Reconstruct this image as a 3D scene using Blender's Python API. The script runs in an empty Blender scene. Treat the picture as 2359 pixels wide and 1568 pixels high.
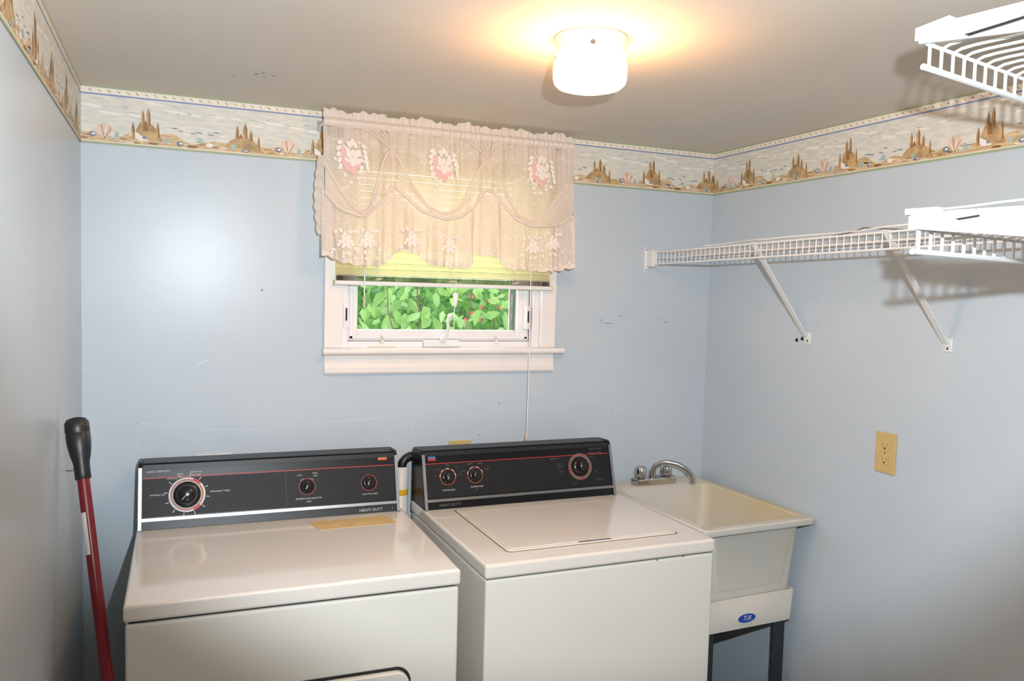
import bpy, bmesh, math, random
from mathutils import Vector, Matrix
random.seed(7)
PI = math.pi
SC = bpy.context.scene
COL = SC.collection

# ---------------------------------------------------------------- camera
W, H = 2.0848, 2.1125            # room width, ceiling height (m)
CAM = Vector((0.2263, -2.5342, 1.5899))
yaw, pitch, roll, fpx = 0.3979, -0.0629, 0.0277, 1877.146
fw = Vector((math.sin(yaw)*math.cos(pitch), math.cos(yaw)*math.cos(pitch), math.sin(pitch)))
rt = fw.cross(Vector((0, 0, 1))).normalized(); up = rt.cross(fw)
rt2 = math.cos(roll)*rt+math.sin(roll)*up; up2 = -math.sin(roll)*rt+math.cos(roll)*up
cd = bpy.data.cameras.new('camera'); cam = bpy.data.objects.new('camera', cd); COL.objects.link(cam)
cd.sensor_fit = 'HORIZONTAL'; cd.sensor_width = 36; cd.lens = 36*fpx/2359; cd.clip_start = .05
cam.matrix_world = Matrix(((rt2.x, up2.x, -fw.x, CAM.x), (rt2.y, up2.y, -fw.y, CAM.y), (rt2.z, up2.z, -fw.z, CAM.z), (0, 0, 0, 1)))
SC.camera = cam
# ---------------------------------------------------------------- light and exposure
SC.view_settings.view_transform = 'Standard'; SC.view_settings.look = 'None'
SC.view_settings.gamma = 1; SC.view_settings.use_curve_mapping = False
SC.view_settings.exposure = 0.2
wd = bpy.data.worlds.new('sky'); SC.world = wd; wd.use_nodes = True
nt = wd.node_tree; bg = nt.nodes['Background']
bg.inputs[0].default_value = (.86, .95, 1, 1); bg.inputs[1].default_value = 4.2
LAMP_E = 50.0; FLASH_E = 126.0
sun = bpy.data.objects.new('sun', bpy.data.lights.new('sun', 'SUN')); COL.objects.link(sun)
sun.data.energy = 4; sun.data.angle = .05; sun.data.color = (1, .95, .85)
sun.rotation_euler = Vector((.35, .75, -1.2)).to_track_quat('-Z', 'Y').to_euler()
fl = bpy.data.objects.new('camera_flash', bpy.data.lights.new('camera_flash', 'SPOT')); COL.objects.link(fl)
fl.data.energy = FLASH_E; fl.data.shadow_soft_size = .010; fl.data.color = (.86, .94, 1)
fl.data.spot_size = math.radians(94); fl.data.spot_blend = .30
fl.location = (.38, -2.46, 1.715)
fl.rotation_euler = (fw+Vector((0, 0, .25))).to_track_quat('-Z', 'Y').to_euler()

# ---------------------------------------------------------------- materials
def newmat(name):
    m = bpy.data.materials.new(name); m.use_nodes = True
    return m, m.node_tree, m.node_tree.nodes['Principled BSDF']
def mat(name, col, rough=.5, metal=0, var=0, vscale=6, bump=0, bscale=60, coat=0, stretch=None, spec=None, col2=None):
    m, t, b = newmat(name); N, L = t.nodes, t.links
    b.inputs['Base Color'].default_value = (*col, 1); b.inputs['Roughness'].default_value = rough
    b.inputs['Metallic'].default_value = metal
    if coat: b.inputs['Coat Weight'].default_value = coat; b.inputs['Coat Roughness'].default_value = .06
    if spec is not None: b.inputs['Specular IOR Level'].default_value = spec
    tc = N.new('ShaderNodeTexCoord')
    vec = tc.outputs['Object']
    if stretch:
        mp = N.new('ShaderNodeMapping'); mp.inputs['Scale'].default_value = stretch; L.new(vec, mp.inputs[0]); vec = mp.outputs[0]
    if var or col2:
        n = N.new('ShaderNodeTexNoise'); n.inputs['Scale'].default_value = vscale; n.inputs['Detail'].default_value = 5
        L.new(vec, n.inputs['Vector'])
        r = N.new('ShaderNodeValToRGB'); L.new(n.outputs['Fac'], r.inputs[0])
        c2 = col2 or tuple(max(0, c*(1-var)) for c in col)
        r.color_ramp.elements[0].position = .38; r.color_ramp.elements[1].position = .64
        r.color_ramp.elements[0].color = (*c2, 1); r.color_ramp.elements[1].color = (*col, 1)
        L.new(r.outputs[0], b.inputs['Base Color'])
    if bump:
        n2 = N.new('ShaderNodeTexNoise'); n2.inputs['Scale'].default_value = bscale; n2.inputs['Detail'].default_value = 3
        L.new(vec, n2.inputs['Vector'])
        bp = N.new('ShaderNodeBump'); bp.inputs['Strength'].default_value = bump; bp.inputs['Distance'].default_value = .002
        L.new(n2.outputs['Fac'], bp.inputs['Height']); L.new(bp.outputs[0], b.inputs['Normal'])
    return m
M = {}
M['wall'] = mat('blue_wall_paint', (.545, .615, .675), .31, var=.05, vscale=2.2, bump=.14, bscale=24, spec=.30)
M['ceiling'] = mat('ceiling_paint', (.74, .68, .59), .8, var=.04, vscale=2, bump=.2, bscale=40)
M['floor'] = mat('vinyl_floor', (.42, .38, .32), .5, var=.15, vscale=9)
M['white_paint'] = mat('white_trim_paint', (.86, .81, .78), .35, var=.04, vscale=9, bump=.1)
M['white_sash'] = mat('white_sash_vinyl', (.86, .83, .84), .35, var=.03, vscale=12)
M['enamel'] = mat('white_enamel', (.78, .76, .69), .16, var=.02, vscale=3, coat=.4)
M['enamel_top'] = mat('white_enamel_top', (.80, .75, .69), .13, var=.02, vscale=3, bump=.06, bscale=5, coat=.5)
M['gap'] = mat('dark_gap', (.02, .02, .02), .8, var=.2)
M['black'] = mat('console_black', (.006, .006, .007), .35, spec=.3, var=.1, vscale=30)
M['panel'] = mat('console_panel', (.014, .0145, .016), .5, spec=.25, var=.1, vscale=60)
M['capgray'] = mat('console_cap', (.02, .021, .023), .4, spec=.35, var=.1, vscale=30)
M['chrome'] = mat('brushed_chrome', (.34, .33, .31), .38, 1, var=.08, vscale=40)
M['ringgrey'] = mat('ring_grey', (.30, .30, .30), .45, .3, var=.1, vscale=40)
M['alu'] = mat('dull_aluminium', (.32, .32, .33), .4, .8, var=.08, vscale=40)
M['faucet'] = mat('faucet_chrome', (.6, .6, .58), .12, 1, var=.15, vscale=30)
M['red'] = mat('red_print', (.45, .03, .025), .5, var=.05)
M['redorange'] = mat('orange_print', (.65, .12, .03), .5, var=.05)
M['blueprint'] = mat('blue_print', (.05, .16, .35), .5, var=.05)
M['print'] = mat('white_print', (.62, .60, .55), .5, var=.1, vscale=80)
M['printdim'] = mat('grey_print', (.16, .155, .14), .5, var=.1, vscale=80)
M['knob'] = mat('knob_black', (.01, .01, .011), .22, var=.1)
M['wire'] = mat('white_wire_coating', (.80, .80, .79), .35, var=.03, vscale=30)
M['plastic'] = mat('white_plastic', (.8, .8, .78), .4, var=.03, vscale=20)
M['tan'] = mat('almond_plastic', (.62, .44, .18), .4, var=.05, vscale=30)
M['tandark'] = mat('almond_dark', (.25, .16, .06), .5, var=.1)
M['paper'] = mat('tan_tape', (.72, .50, .22), .6, var=.14, vscale=24)
M['paperwhite'] = mat('white_paper_label', (.75, .72, .70), .6, var=.05)
M['pvc'] = mat('white_pvc', (.72, .70, .66), .35, var=.04, vscale=12)
M['yellow'] = mat('yellow_tape', (.8, .45, .02), .5, var=.08, vscale=30)
M['rubber'] = mat('black_rubber', (.012, .013, .015), .4, var=.15, vscale=30)
M['greyrubber'] = mat('grey_rubber', (.1, .1, .1), .45, var=.15, vscale=30)
M['redpole'] = mat('red_pole_lacquer', (.19, .006, .013), .3, var=.12, vscale=14)
M['slat'] = None
M['slatshade'] = mat('blind_slat_shaded', (.40, .30, .25), .5, var=.08, vscale=30)  # shadow on the stacked cream slats, painted as a brown colour
M['tub'] = None
M['legdark'] = mat('dark_steel_leg', (.035, .045, .055), .45, .3, var=.1)
M['stickerblue'] = mat('blue_sticker', (.01, .06, .42), .4, var=.1, vscale=50)
M['ground'] = mat('garden_soil', (.10, .13, .05), .9, var=.4, vscale=12)
M['bark'] = mat('bark', (.14, .09, .06), .9, var=.3, vscale=30)
M['flower'] = mat('red_blossom', (.75, .08, .09), .5, var=.2)
M['cork'] = mat('cord_beige', (.72, .62, .45), .6, var=.08)
M['scuff'] = mat('scuff', (.16, .15, .14), .8, var=.3)
M['scufflight'] = mat('scuff_light', (.60, .68, .75), .45, var=.05)
M['lace'] = None
M['ceilbase'] = mat('fixture_base_white', (.82, .72, .68), .3, var=.03)

def m_tub():
    m = mat('stained_tub_plastic', (.66, .625, .56), .35, var=.04, vscale=8)
    t = m.node_tree; N, L = t.nodes, t.links; b = N['Principled BSDF']
    base = b.inputs['Base Color'].links[0].from_socket
    g = N.new('ShaderNodeNewGeometry'); sx = N.new('ShaderNodeSeparateXYZ'); L.new(g.outputs['Position'], sx.inputs[0])
    a = N.new('ShaderNodeMapRange'); a.inputs[1].default_value = 1.93; a.inputs[2].default_value = 2.07; L.new(sx.outputs[0], a.inputs[0])
    c = N.new('ShaderNodeMapRange'); c.inputs[1].default_value = .70; c.inputs[2].default_value = .90; L.new(sx.outputs[2], c.inputs[0])
    yy = N.new('ShaderNodeMapRange'); yy.inputs[1].default_value = -.62; yy.inputs[2].default_value = -.57; L.new(sx.outputs[1], yy.inputs[0])
    n = N.new('ShaderNodeTexNoise'); n.inputs['Scale'].default_value = 7; n.inputs['Detail'].default_value = 6
    L.new(g.outputs['Position'], n.inputs['Vector'])
    def mul(x, y):
        k = N.new('ShaderNodeMath'); k.operation = 'MULTIPLY'; L.new(x, k.inputs[0]); L.new(y, k.inputs[1]); return k.outputs[0]
    f = mul(mul(mul(a.outputs[0], c.outputs[0]), n.outputs['Fac']), yy.outputs[0])
    k = N.new('ShaderNodeMath'); k.operation = 'MULTIPLY'; k.inputs[1].default_value = 1.15; k.use_clamp = True; L.new(f, k.inputs[0])
    mx = N.new('ShaderNodeMixRGB'); mx.inputs[2].default_value = (.62, .46, .14, 1)
    L.new(k.outputs[0], mx.inputs[0]); L.new(base, mx.inputs[1]); L.new(mx.outputs[0], b.inputs['Base Color'])
    return m
M['tub'] = m_tub()
def m_translucent(name, col, tcol, mixf, rough=.5, alpha=None, voro=0, var=.05, bump=0):
    m, t, b = newmat(name); N, L = t.nodes, t.links
    b.inputs['Base Color'].default_value = (*col, 1); b.inputs['Roughness'].default_value = rough
    tc = N.new('ShaderNodeTexCoord')
    n = N.new('ShaderNodeTexNoise'); n.inputs['Scale'].default_value = 30; L.new(tc.outputs['Object'], n.inputs['Vector'])
    r = N.new('ShaderNodeValToRGB'); r.color_ramp.elements[0].color = (*[c*(1-var) for c in col], 1); r.color_ramp.elements[1].color = (*col, 1)
    L.new(n.outputs['Fac'], r.inputs[0]); L.new(r.outputs[0], b.inputs['Base Color'])
    tr = N.new('ShaderNodeBsdfTranslucent'); tr.inputs[0].default_value = (*tcol, 1)
    mx = N.new('ShaderNodeMixShader'); mx.inputs[0].default_value = mixf
    L.new(b.outputs[0], mx.inputs[1]); L.new(tr.outputs[0], mx.inputs[2])
    out = N['Material Output']; sh = mx.outputs[0]
    if alpha is not None:
        tp = N.new('ShaderNodeBsdfTransparent'); m2 = N.new('ShaderNodeMixShader')
        L.new(tp.outputs[0], m2.inputs[1]); L.new(sh, m2.inputs[2])
        if voro:
            v = N.new('ShaderNodeTexVoronoi'); v.feature = 'DISTANCE_TO_EDGE'; v.inputs['Scale'].default_value = voro
            L.new(tc.outputs['Object'], v.inputs['Vector'])
            n3 = N.new('ShaderNodeTexNoise'); n3.inputs['Scale'].default_value = 17; n3.inputs['Detail'].default_value = 2
            L.new(tc.outputs['Object'], n3.inputs['Vector'])
            q = N.new('ShaderNodeMath'); q.operation = 'LESS_THAN'; q.inputs[1].default_value = .045; L.new(v.outputs['Distance'], q.inputs[0])
            q2 = N.new('ShaderNodeMath'); q2.operation = 'GREATER_THAN'; q2.inputs[1].default_value = .60; L.new(n3.outputs['Fac'], q2.inputs[0])
            q3 = N.new('ShaderNodeMath'); q3.operation = 'MAXIMUM'; L.new(q.outputs[0], q3.inputs[0]); L.new(q2.outputs[0], q3.inputs[1])
            q4 = N.new('ShaderNodeMath'); q4.operation = 'MULTIPLY_ADD'; q4.inputs[1].default_value = .93-alpha; q4.inputs[2].default_value = alpha
            L.new(q3.outputs[0], q4.inputs[0]); L.new(q4.outputs[0], m2.inputs[0])
        else: m2.inputs[0].default_value = alpha
        sh = m2.outputs[0]
    L.new(sh, out.inputs[0]); return m
M['slat'] = m_translucent('cream_blind_slat', (.88, .80, .54), (1, .93, .50), .6)
M['sheer'] = m_translucent('sheer_cloth', (.95, .82, .73), (.95, .82, .66), .35, .8, alpha=.82)
M['sheerdense'] = m_translucent('gathered_cloth', (.97, .86, .79), (.95, .84, .7), .3, .8, alpha=.92)
M['lace'] = m_translucent('lace_cloth', (.95, .83, .75), (.95, .82, .68), .38, .8, alpha=.75, voro=95)
M['laceflower'] = m_translucent('embroidery_white', (.95, .87, .82), (.9, .8, .7), .2, .8)
M['lacepink'] = m_translucent('embroidery_pink', (.90, .58, .54), (.8, .5, .45), .2, .8)
M['leaf'] = m_translucent('leaf_green', (.24, .40, .13), (.42, .62, .18), .5, .4, var=.75)
M['leafdark'] = m_translucent('leaf_dark', (.07, .20, .04), (.12, .30, .05), .35, .5, var=.5)
M['leafmid'] = m_translucent('leaf_mid', (.12, .27, .06), (.2, .42, .08), .45, .5, var=.6)
M['tassel'] = mat('white_cord', (.9, .88, .85), .6, var=.03)
def m_glass():
    m, t, b = newmat('window_glass'); b.inputs['Transmission Weight'].default_value = 1; b.inputs['Roughness'].default_value = 0
    b.inputs['IOR'].default_value = 1.02
    n = t.nodes.new('ShaderNodeTexNoise'); n.inputs['Scale'].default_value = 3
    r = t.nodes.new('ShaderNodeValToRGB'); r.color_ramp.elements[0].color = (.93, .96, .95, 1); r.color_ramp.elements[1].color = (.98, 1, 1, 1)
    t.links.new(n.outputs['Fac'], r.inputs[0]); t.links.new(r.outputs[0], b.inputs['Base Color'])
    return m
M['glass'] = m_glass()
def m_emit(name, col, s):
    m, t, b = newmat(name); b.inputs['Base Color'].default_value = (.9, .9, .88, 1)
    b.inputs['Emission Color'].default_value = (*col, 1); b.inputs['Emission Strength'].default_value = s
    return m
M['shade'] = m_emit('lit_glass_shade', (1, .50, .20), LAMP_E)
# wallpaper border base paper and prints
M['bsky'] = mat('border_sky', (.76, .72, .63), .55, vscale=5, col2=(.62, .62, .58), stretch=(5, 5, 22))
M['bcream'] = mat('border_cream', (.84, .78, .66), .55, var=.05, vscale=30)
M['bblue'] = mat('border_blue_line', (.20, .27, .50), .55, var=.05)
M['bgreen'] = mat('border_green_line', (.36, .42, .26), .55, var=.05)
M['bsand'] = mat('border_sand', (.74, .56, .33), .55, vscale=14, col2=(.50, .34, .18), stretch=(3, 3, 16))
M['bcastle'] = mat('border_castle', (.60, .40, .19), .55, var=.4, vscale=40)
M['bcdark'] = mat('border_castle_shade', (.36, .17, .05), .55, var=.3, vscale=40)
M['bshell'] = mat('border_shell', (.80, .60, .48), .55, var=.15, vscale=50)
M['bteal'] = mat('border_teal', (.42, .55, .52), .55, var=.2, vscale=50)
M['bslate'] = mat('border_slate', (.25, .28, .36), .55, var=.3, vscale=40)
M['bwhite'] = mat('border_white', (.86, .82, .76), .55, var=.05, vscale=30)

# ---------------------------------------------------------------- mesh builder
def setp(o, label=None, cat=None, group=None, kind=None):
    if label: o['label'] = label
    if cat: o['category'] = cat
    if group: o['group'] = group
    if kind: o['kind'] = kind
    return o
def thing(name, label=None, cat=None, loc=(0, 0, 0), rz=0, group=None, kind=None):
    o = bpy.data.objects.new(name, None); COL.objects.link(o); o.location = loc; o.rotation_euler = (0, 0, rz)
    o.empty_display_size = .05
    return setp(o, label, cat, group, kind)
class MB:
    """collects shapes (several materials allowed) and links them as one mesh object"""
    def __init__(s, off=(0, 0, 0)):
        s.v = []; s.f = []; s.mi = []; s.mats = []; s.sm = []; s.off = Vector(off)
    def _m(s, m):
        if m not in s.mats: s.mats.append(m)
        return s.mats.index(m)
    def add(s, vs, fs, m, smooth=False):
        k = len(s.v); s.v += [Vector(p)-s.off for p in vs]; i = s._m(m)
        for f in fs: s.f.append([k+a for a in f]); s.mi.append(i); s.sm.append(smooth)
        return s
    def addbm(s, bm, m, smooth=False, mtx=None):
        bm.verts.index_update()
        vs = [(mtx @ v.co if mtx else v.co.copy()) for v in bm.verts]
        s.add(vs, [[v.index for v in f.verts] for f in bm.faces], m, smooth); bm.free(); return s
    def box(s, a, b, m='white_paint', bev=0, seg=2, mtx=None):
        m = M.get(m, m) if isinstance(m, str) else m
        a = Vector(a); b = Vector(b); bm = bmesh.new(); bmesh.ops.create_cube(bm, size=1)
        for v in bm.verts: v.co = Vector([(a[i]+b[i])/2+v.co[i]*abs(b[i]-a[i]) for i in range(3)])
        if bev: bmesh.ops.bevel(bm, geom=bm.edges[:], offset=bev, segments=seg, profile=.5, affect='EDGES')
        return s.addbm(bm, m, False, mtx)
    def prism(s, prof, axis, t0, t1, m, bev=0, seg=2):
        """profile of 2D points extruded along axis ('x': prof=(y,z); 'y': (x,z); 'z': (x,y))"""
        m = M.get(m, m) if isinstance(m, str) else m
        def P(p, t): return {'x': (t, p[0], p[1]), 'y': (p[0], t, p[1]), 'z': (p[0], p[1], t)}[axis]
        bm = bmesh.new(); n = len(prof)
        A = [bm.verts.new(P(p, t0)) for p in prof]; B = [bm.verts.new(P(p, t1)) for p in prof]
        bm.faces.new(A); bm.faces.new(B[::-1])
        for i in range(n): bm.faces.new([A[i], B[i], B[(i+1) % n], A[(i+1) % n]])
        bmesh.ops.recalc_face_normals(bm, faces=bm.faces[:])
        if bev: bmesh.ops.bevel(bm, geom=bm.edges[:], offset=bev, segments=seg, profile=.5, affect='EDGES')
        return s.addbm(bm, m)
    def tube(s, pts, r, m, n=8, closed=False, cap=True, rs=None):
        m = M.get(m, m) if isinstance(m, str) else m
        pts = [Vector(p) for p in pts]; k = len(pts); vs = []; fs = []
        prev = None
        for i, p in enumerate(pts):
            if closed: d = pts[(i+1) % k]-pts[i-1]
            else: d = pts[min(i+1, k-1)]-pts[max(i-1, 0)]
            d.normalize()
            if prev is None:
                a = d.orthogonal().normalized()
            else:
                a = prev-d*prev.dot(d)
                a = a.normalized() if a.length > 1e-6 else d.orthogonal().normalized()
            prev = a; b = d.cross(a); R = rs[i] if rs else r
            for j in range(n):
                t = 2*PI*j/n; vs.append(p+(a*math.cos(t)+b*math.sin(t))*R)
        for i in range(k if closed else k-1):
            for j in range(n):
                i2 = (i+1) % k
                fs.append([i*n+j, i*n+(j+1) % n, i2*n+(j+1) % n, i2*n+j])
        s.add(vs, fs, m, True)
        if cap and not closed:
            s.add(vs[:n], [list(range(n))[::-1]], m); s.add(vs[-n:], [list(range(n))], m)
        return s
    def lathe(s, prof, c, m, axis=(0, 0, 1), n=32, smooth=True, ripple=0, rn=0):
        m = M.get(m, m) if isinstance(m, str) else m
        ax = Vector(axis).normalized(); a = ax.orthogonal().normalized(); b = ax.cross(a); c = Vector(c)
        vs = []; fs = []
        for (r, h) in prof:
            for j in range(n):
                t = 2*PI*j/n; rr = r*(1+ripple*math.cos(rn*t)); vs.append(c+ax*h+(a*math.cos(t)+b*math.sin(t))*rr)
        for i in range(len(prof)-1):
            for j in range(n): fs.append([i*n+j, i*n+(j+1) % n, (i+1)*n+(j+1) % n, (i+1)*n+j])
        fs.append(list(range(n))[::-1]); fs.append([(len(prof)-1)*n+j for j in range(n)])
        return s.add(vs, fs, m, smooth)
    def build(s, name, parent=None, kind=None, label=None):
        me = bpy.data.meshes.new(name); me.from_pydata([tuple(v) for v in s.v], [], s.f)
        for m in s.mats: me.materials.append(m)
        me.polygons.foreach_set('material_index', s.mi); me.polygons.foreach_set('use_smooth', s.sm)
        bm = bmesh.new(); bm.from_mesh(me); bmesh.ops.remove_doubles(bm, verts=bm.verts[:], dist=1e-6)
        bmesh.ops.recalc_face_normals(bm, faces=bm.faces[:]); bm.to_mesh(me); bm.free(); me.update()
        o = bpy.data.objects.new(name, me); COL.objects.link(o)
        if parent: o.parent = parent
        if any(s.sm) and not all(s.sm):
            try:
                me.set_sharp_from_angle(angle=math.radians(40))
            except Exception: pass
        return setp(o, label, None, None, kind)
def text_mesh(txt, size, shear=0):
    cu = bpy.data.curves.new('t', 'FONT'); cu.body = txt; cu.size = size; cu.align_x = 'CENTER'; cu.align_y = 'CENTER'; cu.shear = shear
    cu.resolution_u = 2
    o = bpy.data.objects.new('t', cu); COL.objects.link(o); bpy.context.view_layer.update()
    me = bpy.data.meshes.new_from_object(o.evaluated_get(bpy.context.evaluated_depsgraph_get()))
    r = [v.co.copy() for v in me.vertices], [list(p.vertices) for p in me.polygons]
    bpy.data.objects.remove(o); bpy.data.curves.remove(cu); bpy.data.meshes.remove(me)
    return r

# ================================================================ SETTING
YB = -3.3; T = .12
# window opening
WX0, WX1, WZ0, WZ1 = .712, 1.392, 1.385, 2.03
b = MB()
for a, c in (((-T, 0, 0), (WX0, T, H+.1)), ((WX1, 0, 0), (W+T, T, H+.1)), ((WX0, 0, 0), (WX1, T, WZ0)), ((WX0, 0, WZ1), (WX1, T, H+.1))):
    b.box(a, c, 'wall')
wall_back = b.build('wall_back', kind='structure')
MB().box((-T, YB-T, 0), (0, 0, H+.1), 'wall').build('wall_left', kind='structure')
MB().box((W, YB-T, 0), (W+T, 0, H+.1), 'wall').build('wall_right', kind='structure')
MB().box((0, YB-T, 0), (W, YB, H+.1), 'wall').build('wall_front', kind='structure')
MB().box((-T, YB-T, -.1), (W+T, T, 0), 'floor').build('floor', kind='structure')
MB().box((0, YB, H), (W, 0, H+.1), 'ceiling').build('ceiling', kind='structure')
# angled stub wall beside the doorway carries the two near shelves
TH = math.radians(12)
UX = Vector((math.cos(TH), math.sin(TH), 0)); VX = Vector((math.sin(TH), -math.cos(TH), 0))
A0 = Vector((1.14, -1.735, 0))+VX*.318
A1 = A0+UX*((W-A0.x)/UX.x); A2 = Vector((W, A1.y+VX.y*.1/abs(VX.y)-.0, 0)); A3 = A0+VX*.1
MB().prism([(A0.x, A0.y), (A1.x, A1.y), (A1.x, A1.y-.102), (A3.x, A3.y)], 'z', 0, H, 'wall').build('wall_partition', kind='structure')
for nm, a, c in (('baseboard_back', (0, -.014, 0), (W, 0, .09)), ('baseboard_left', (0, YB, 0), (.014, -.014, .09)), ('baseboard_right', (W-.014, -1.80, 0), (W, -.014, .09))):
    MB().box(a, c, 'white_paint', .003).build(nm, kind='structure')

# marks on the back wall and ceiling (old scuffs, pencil line, chips)
b = MB()
def scuff(mb, x, z, w, h, m, ang=0, seed=0):
    rnd = random.Random(seed); n = 9; pts = []
    for i in range(n):
        t = 2*PI*i/n; q = .6+.4*rnd.random(); px, pz = w*q*math.cos(t), h*q*math.sin(t)
        pts.append((x+px*math.cos(ang)-pz*math.sin(ang), -.0006, z+px*math.sin(ang)+pz*math.cos(ang)))
    mb.add(pts, [list(range(n))], M[m])
for i, (x, z, w, h, a) in enumerate([(.478, 1.566, .003, .004, 0), (1.632, 1.487, .0015, .010, 0), (1.66, 1.478, .022, .0013, -.02), (1.708, 1.506, .004, .003, .5),
        (1.86, 1.50, .003, .002, 0), (1.90, 1.485, .006, .0015, .4), (1.25, 1.205, .003, .003, 0), (1.17, 1.13, .0015, .002, 0), (1.20, 1.125, .002, .002, 0), (.88, 1.40, .0, .0, 0),
        (1.18, 1.10, .002, .003, 0), (1.05, 1.25, .0015, .0015, 0), (1.31, 1.17, .0015, .0012, 0), (.72, 1.27, .0015, .0015, 0), (1.42, 1.31, .001, .001, 0)]):
    if w: scuff(b, x, z, w, h, 'scuff', a, i)
sc = b.build('scuff_mark', wall_back, label='small dark scuffs and a pencil line on the blue wall')
b = MB()
def stroke(pts, w=.0016):
    for (x0, z0), (x1, z1) in zip(pts, pts[1:]):
        d = Vector((x1-x0, 0, z1-z0)).normalized(); n = Vector((-d.z, 0, d.x))*w
        P0 = Vector((x0, -.0007, z0)); P1 = Vector((x1, -.0007, z1)); b.add([P0-n, P1-n, P1+n, P0+n], [[0, 1, 2, 3]], M['scufflight'])
stroke([(.14, 1.18), (.22, 1.17), (.35, 1.152), (.5, 1.148), (.7, 1.163), (.9, 1.17)])
stroke([(.142, 1.18), (.142, 1.09)], .0012)
stroke([(.95, 1.175), (.95, 1.10)], .001)
stroke([(.97, 1.18), (1.2, 1.222), (1.38, 1.235), (1.55, 1.205), (1.66, 1.195)], .0012)
stroke([(1.69, 1.155), (1.78, 1.20), (1.95, 1.245), (2.05, 1.27)], .0016)
stroke([(1.68, 1.20), (1.70, 1.12), (1.76, 1.09)], .0012)
stroke([(.30, 1.348), (.325, 1.357)], .003); stroke([(.02, 1.335), (-.0+.004, 1.333)], .002)
b.build('water_line', wall_back, label='faint pale wavy paint lines above the machines')
b = MB()
for i, (x, y, w, h, a) in enumerate([(.425, -.352, .003, .011, .3), (.44, -.37, .002, .010, .5), (.468, -.352, .010, .003, .4), (.376, -.305, .005, .0035, 0), (.447, -.335, .006, .002, .2)]):
    rnd = random.Random(i+40); pts = []
    for k in range(8):
        t = 2*PI*k/8; q = .6+.4*rnd.random(); px, pz = w*q*math.cos(t), h*q*math.sin(t)
        pts.append((x+px*math.cos(a)-pz*math.sin(a), y+px*math.sin(a)+pz*math.cos(a), H-.0006))
    b.add(pts, [list(range(8))], M['scuff'])
b.build('scuff_mark', bpy.data.objects['ceiling'], label='small dark scuffs on the ceiling')

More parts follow.
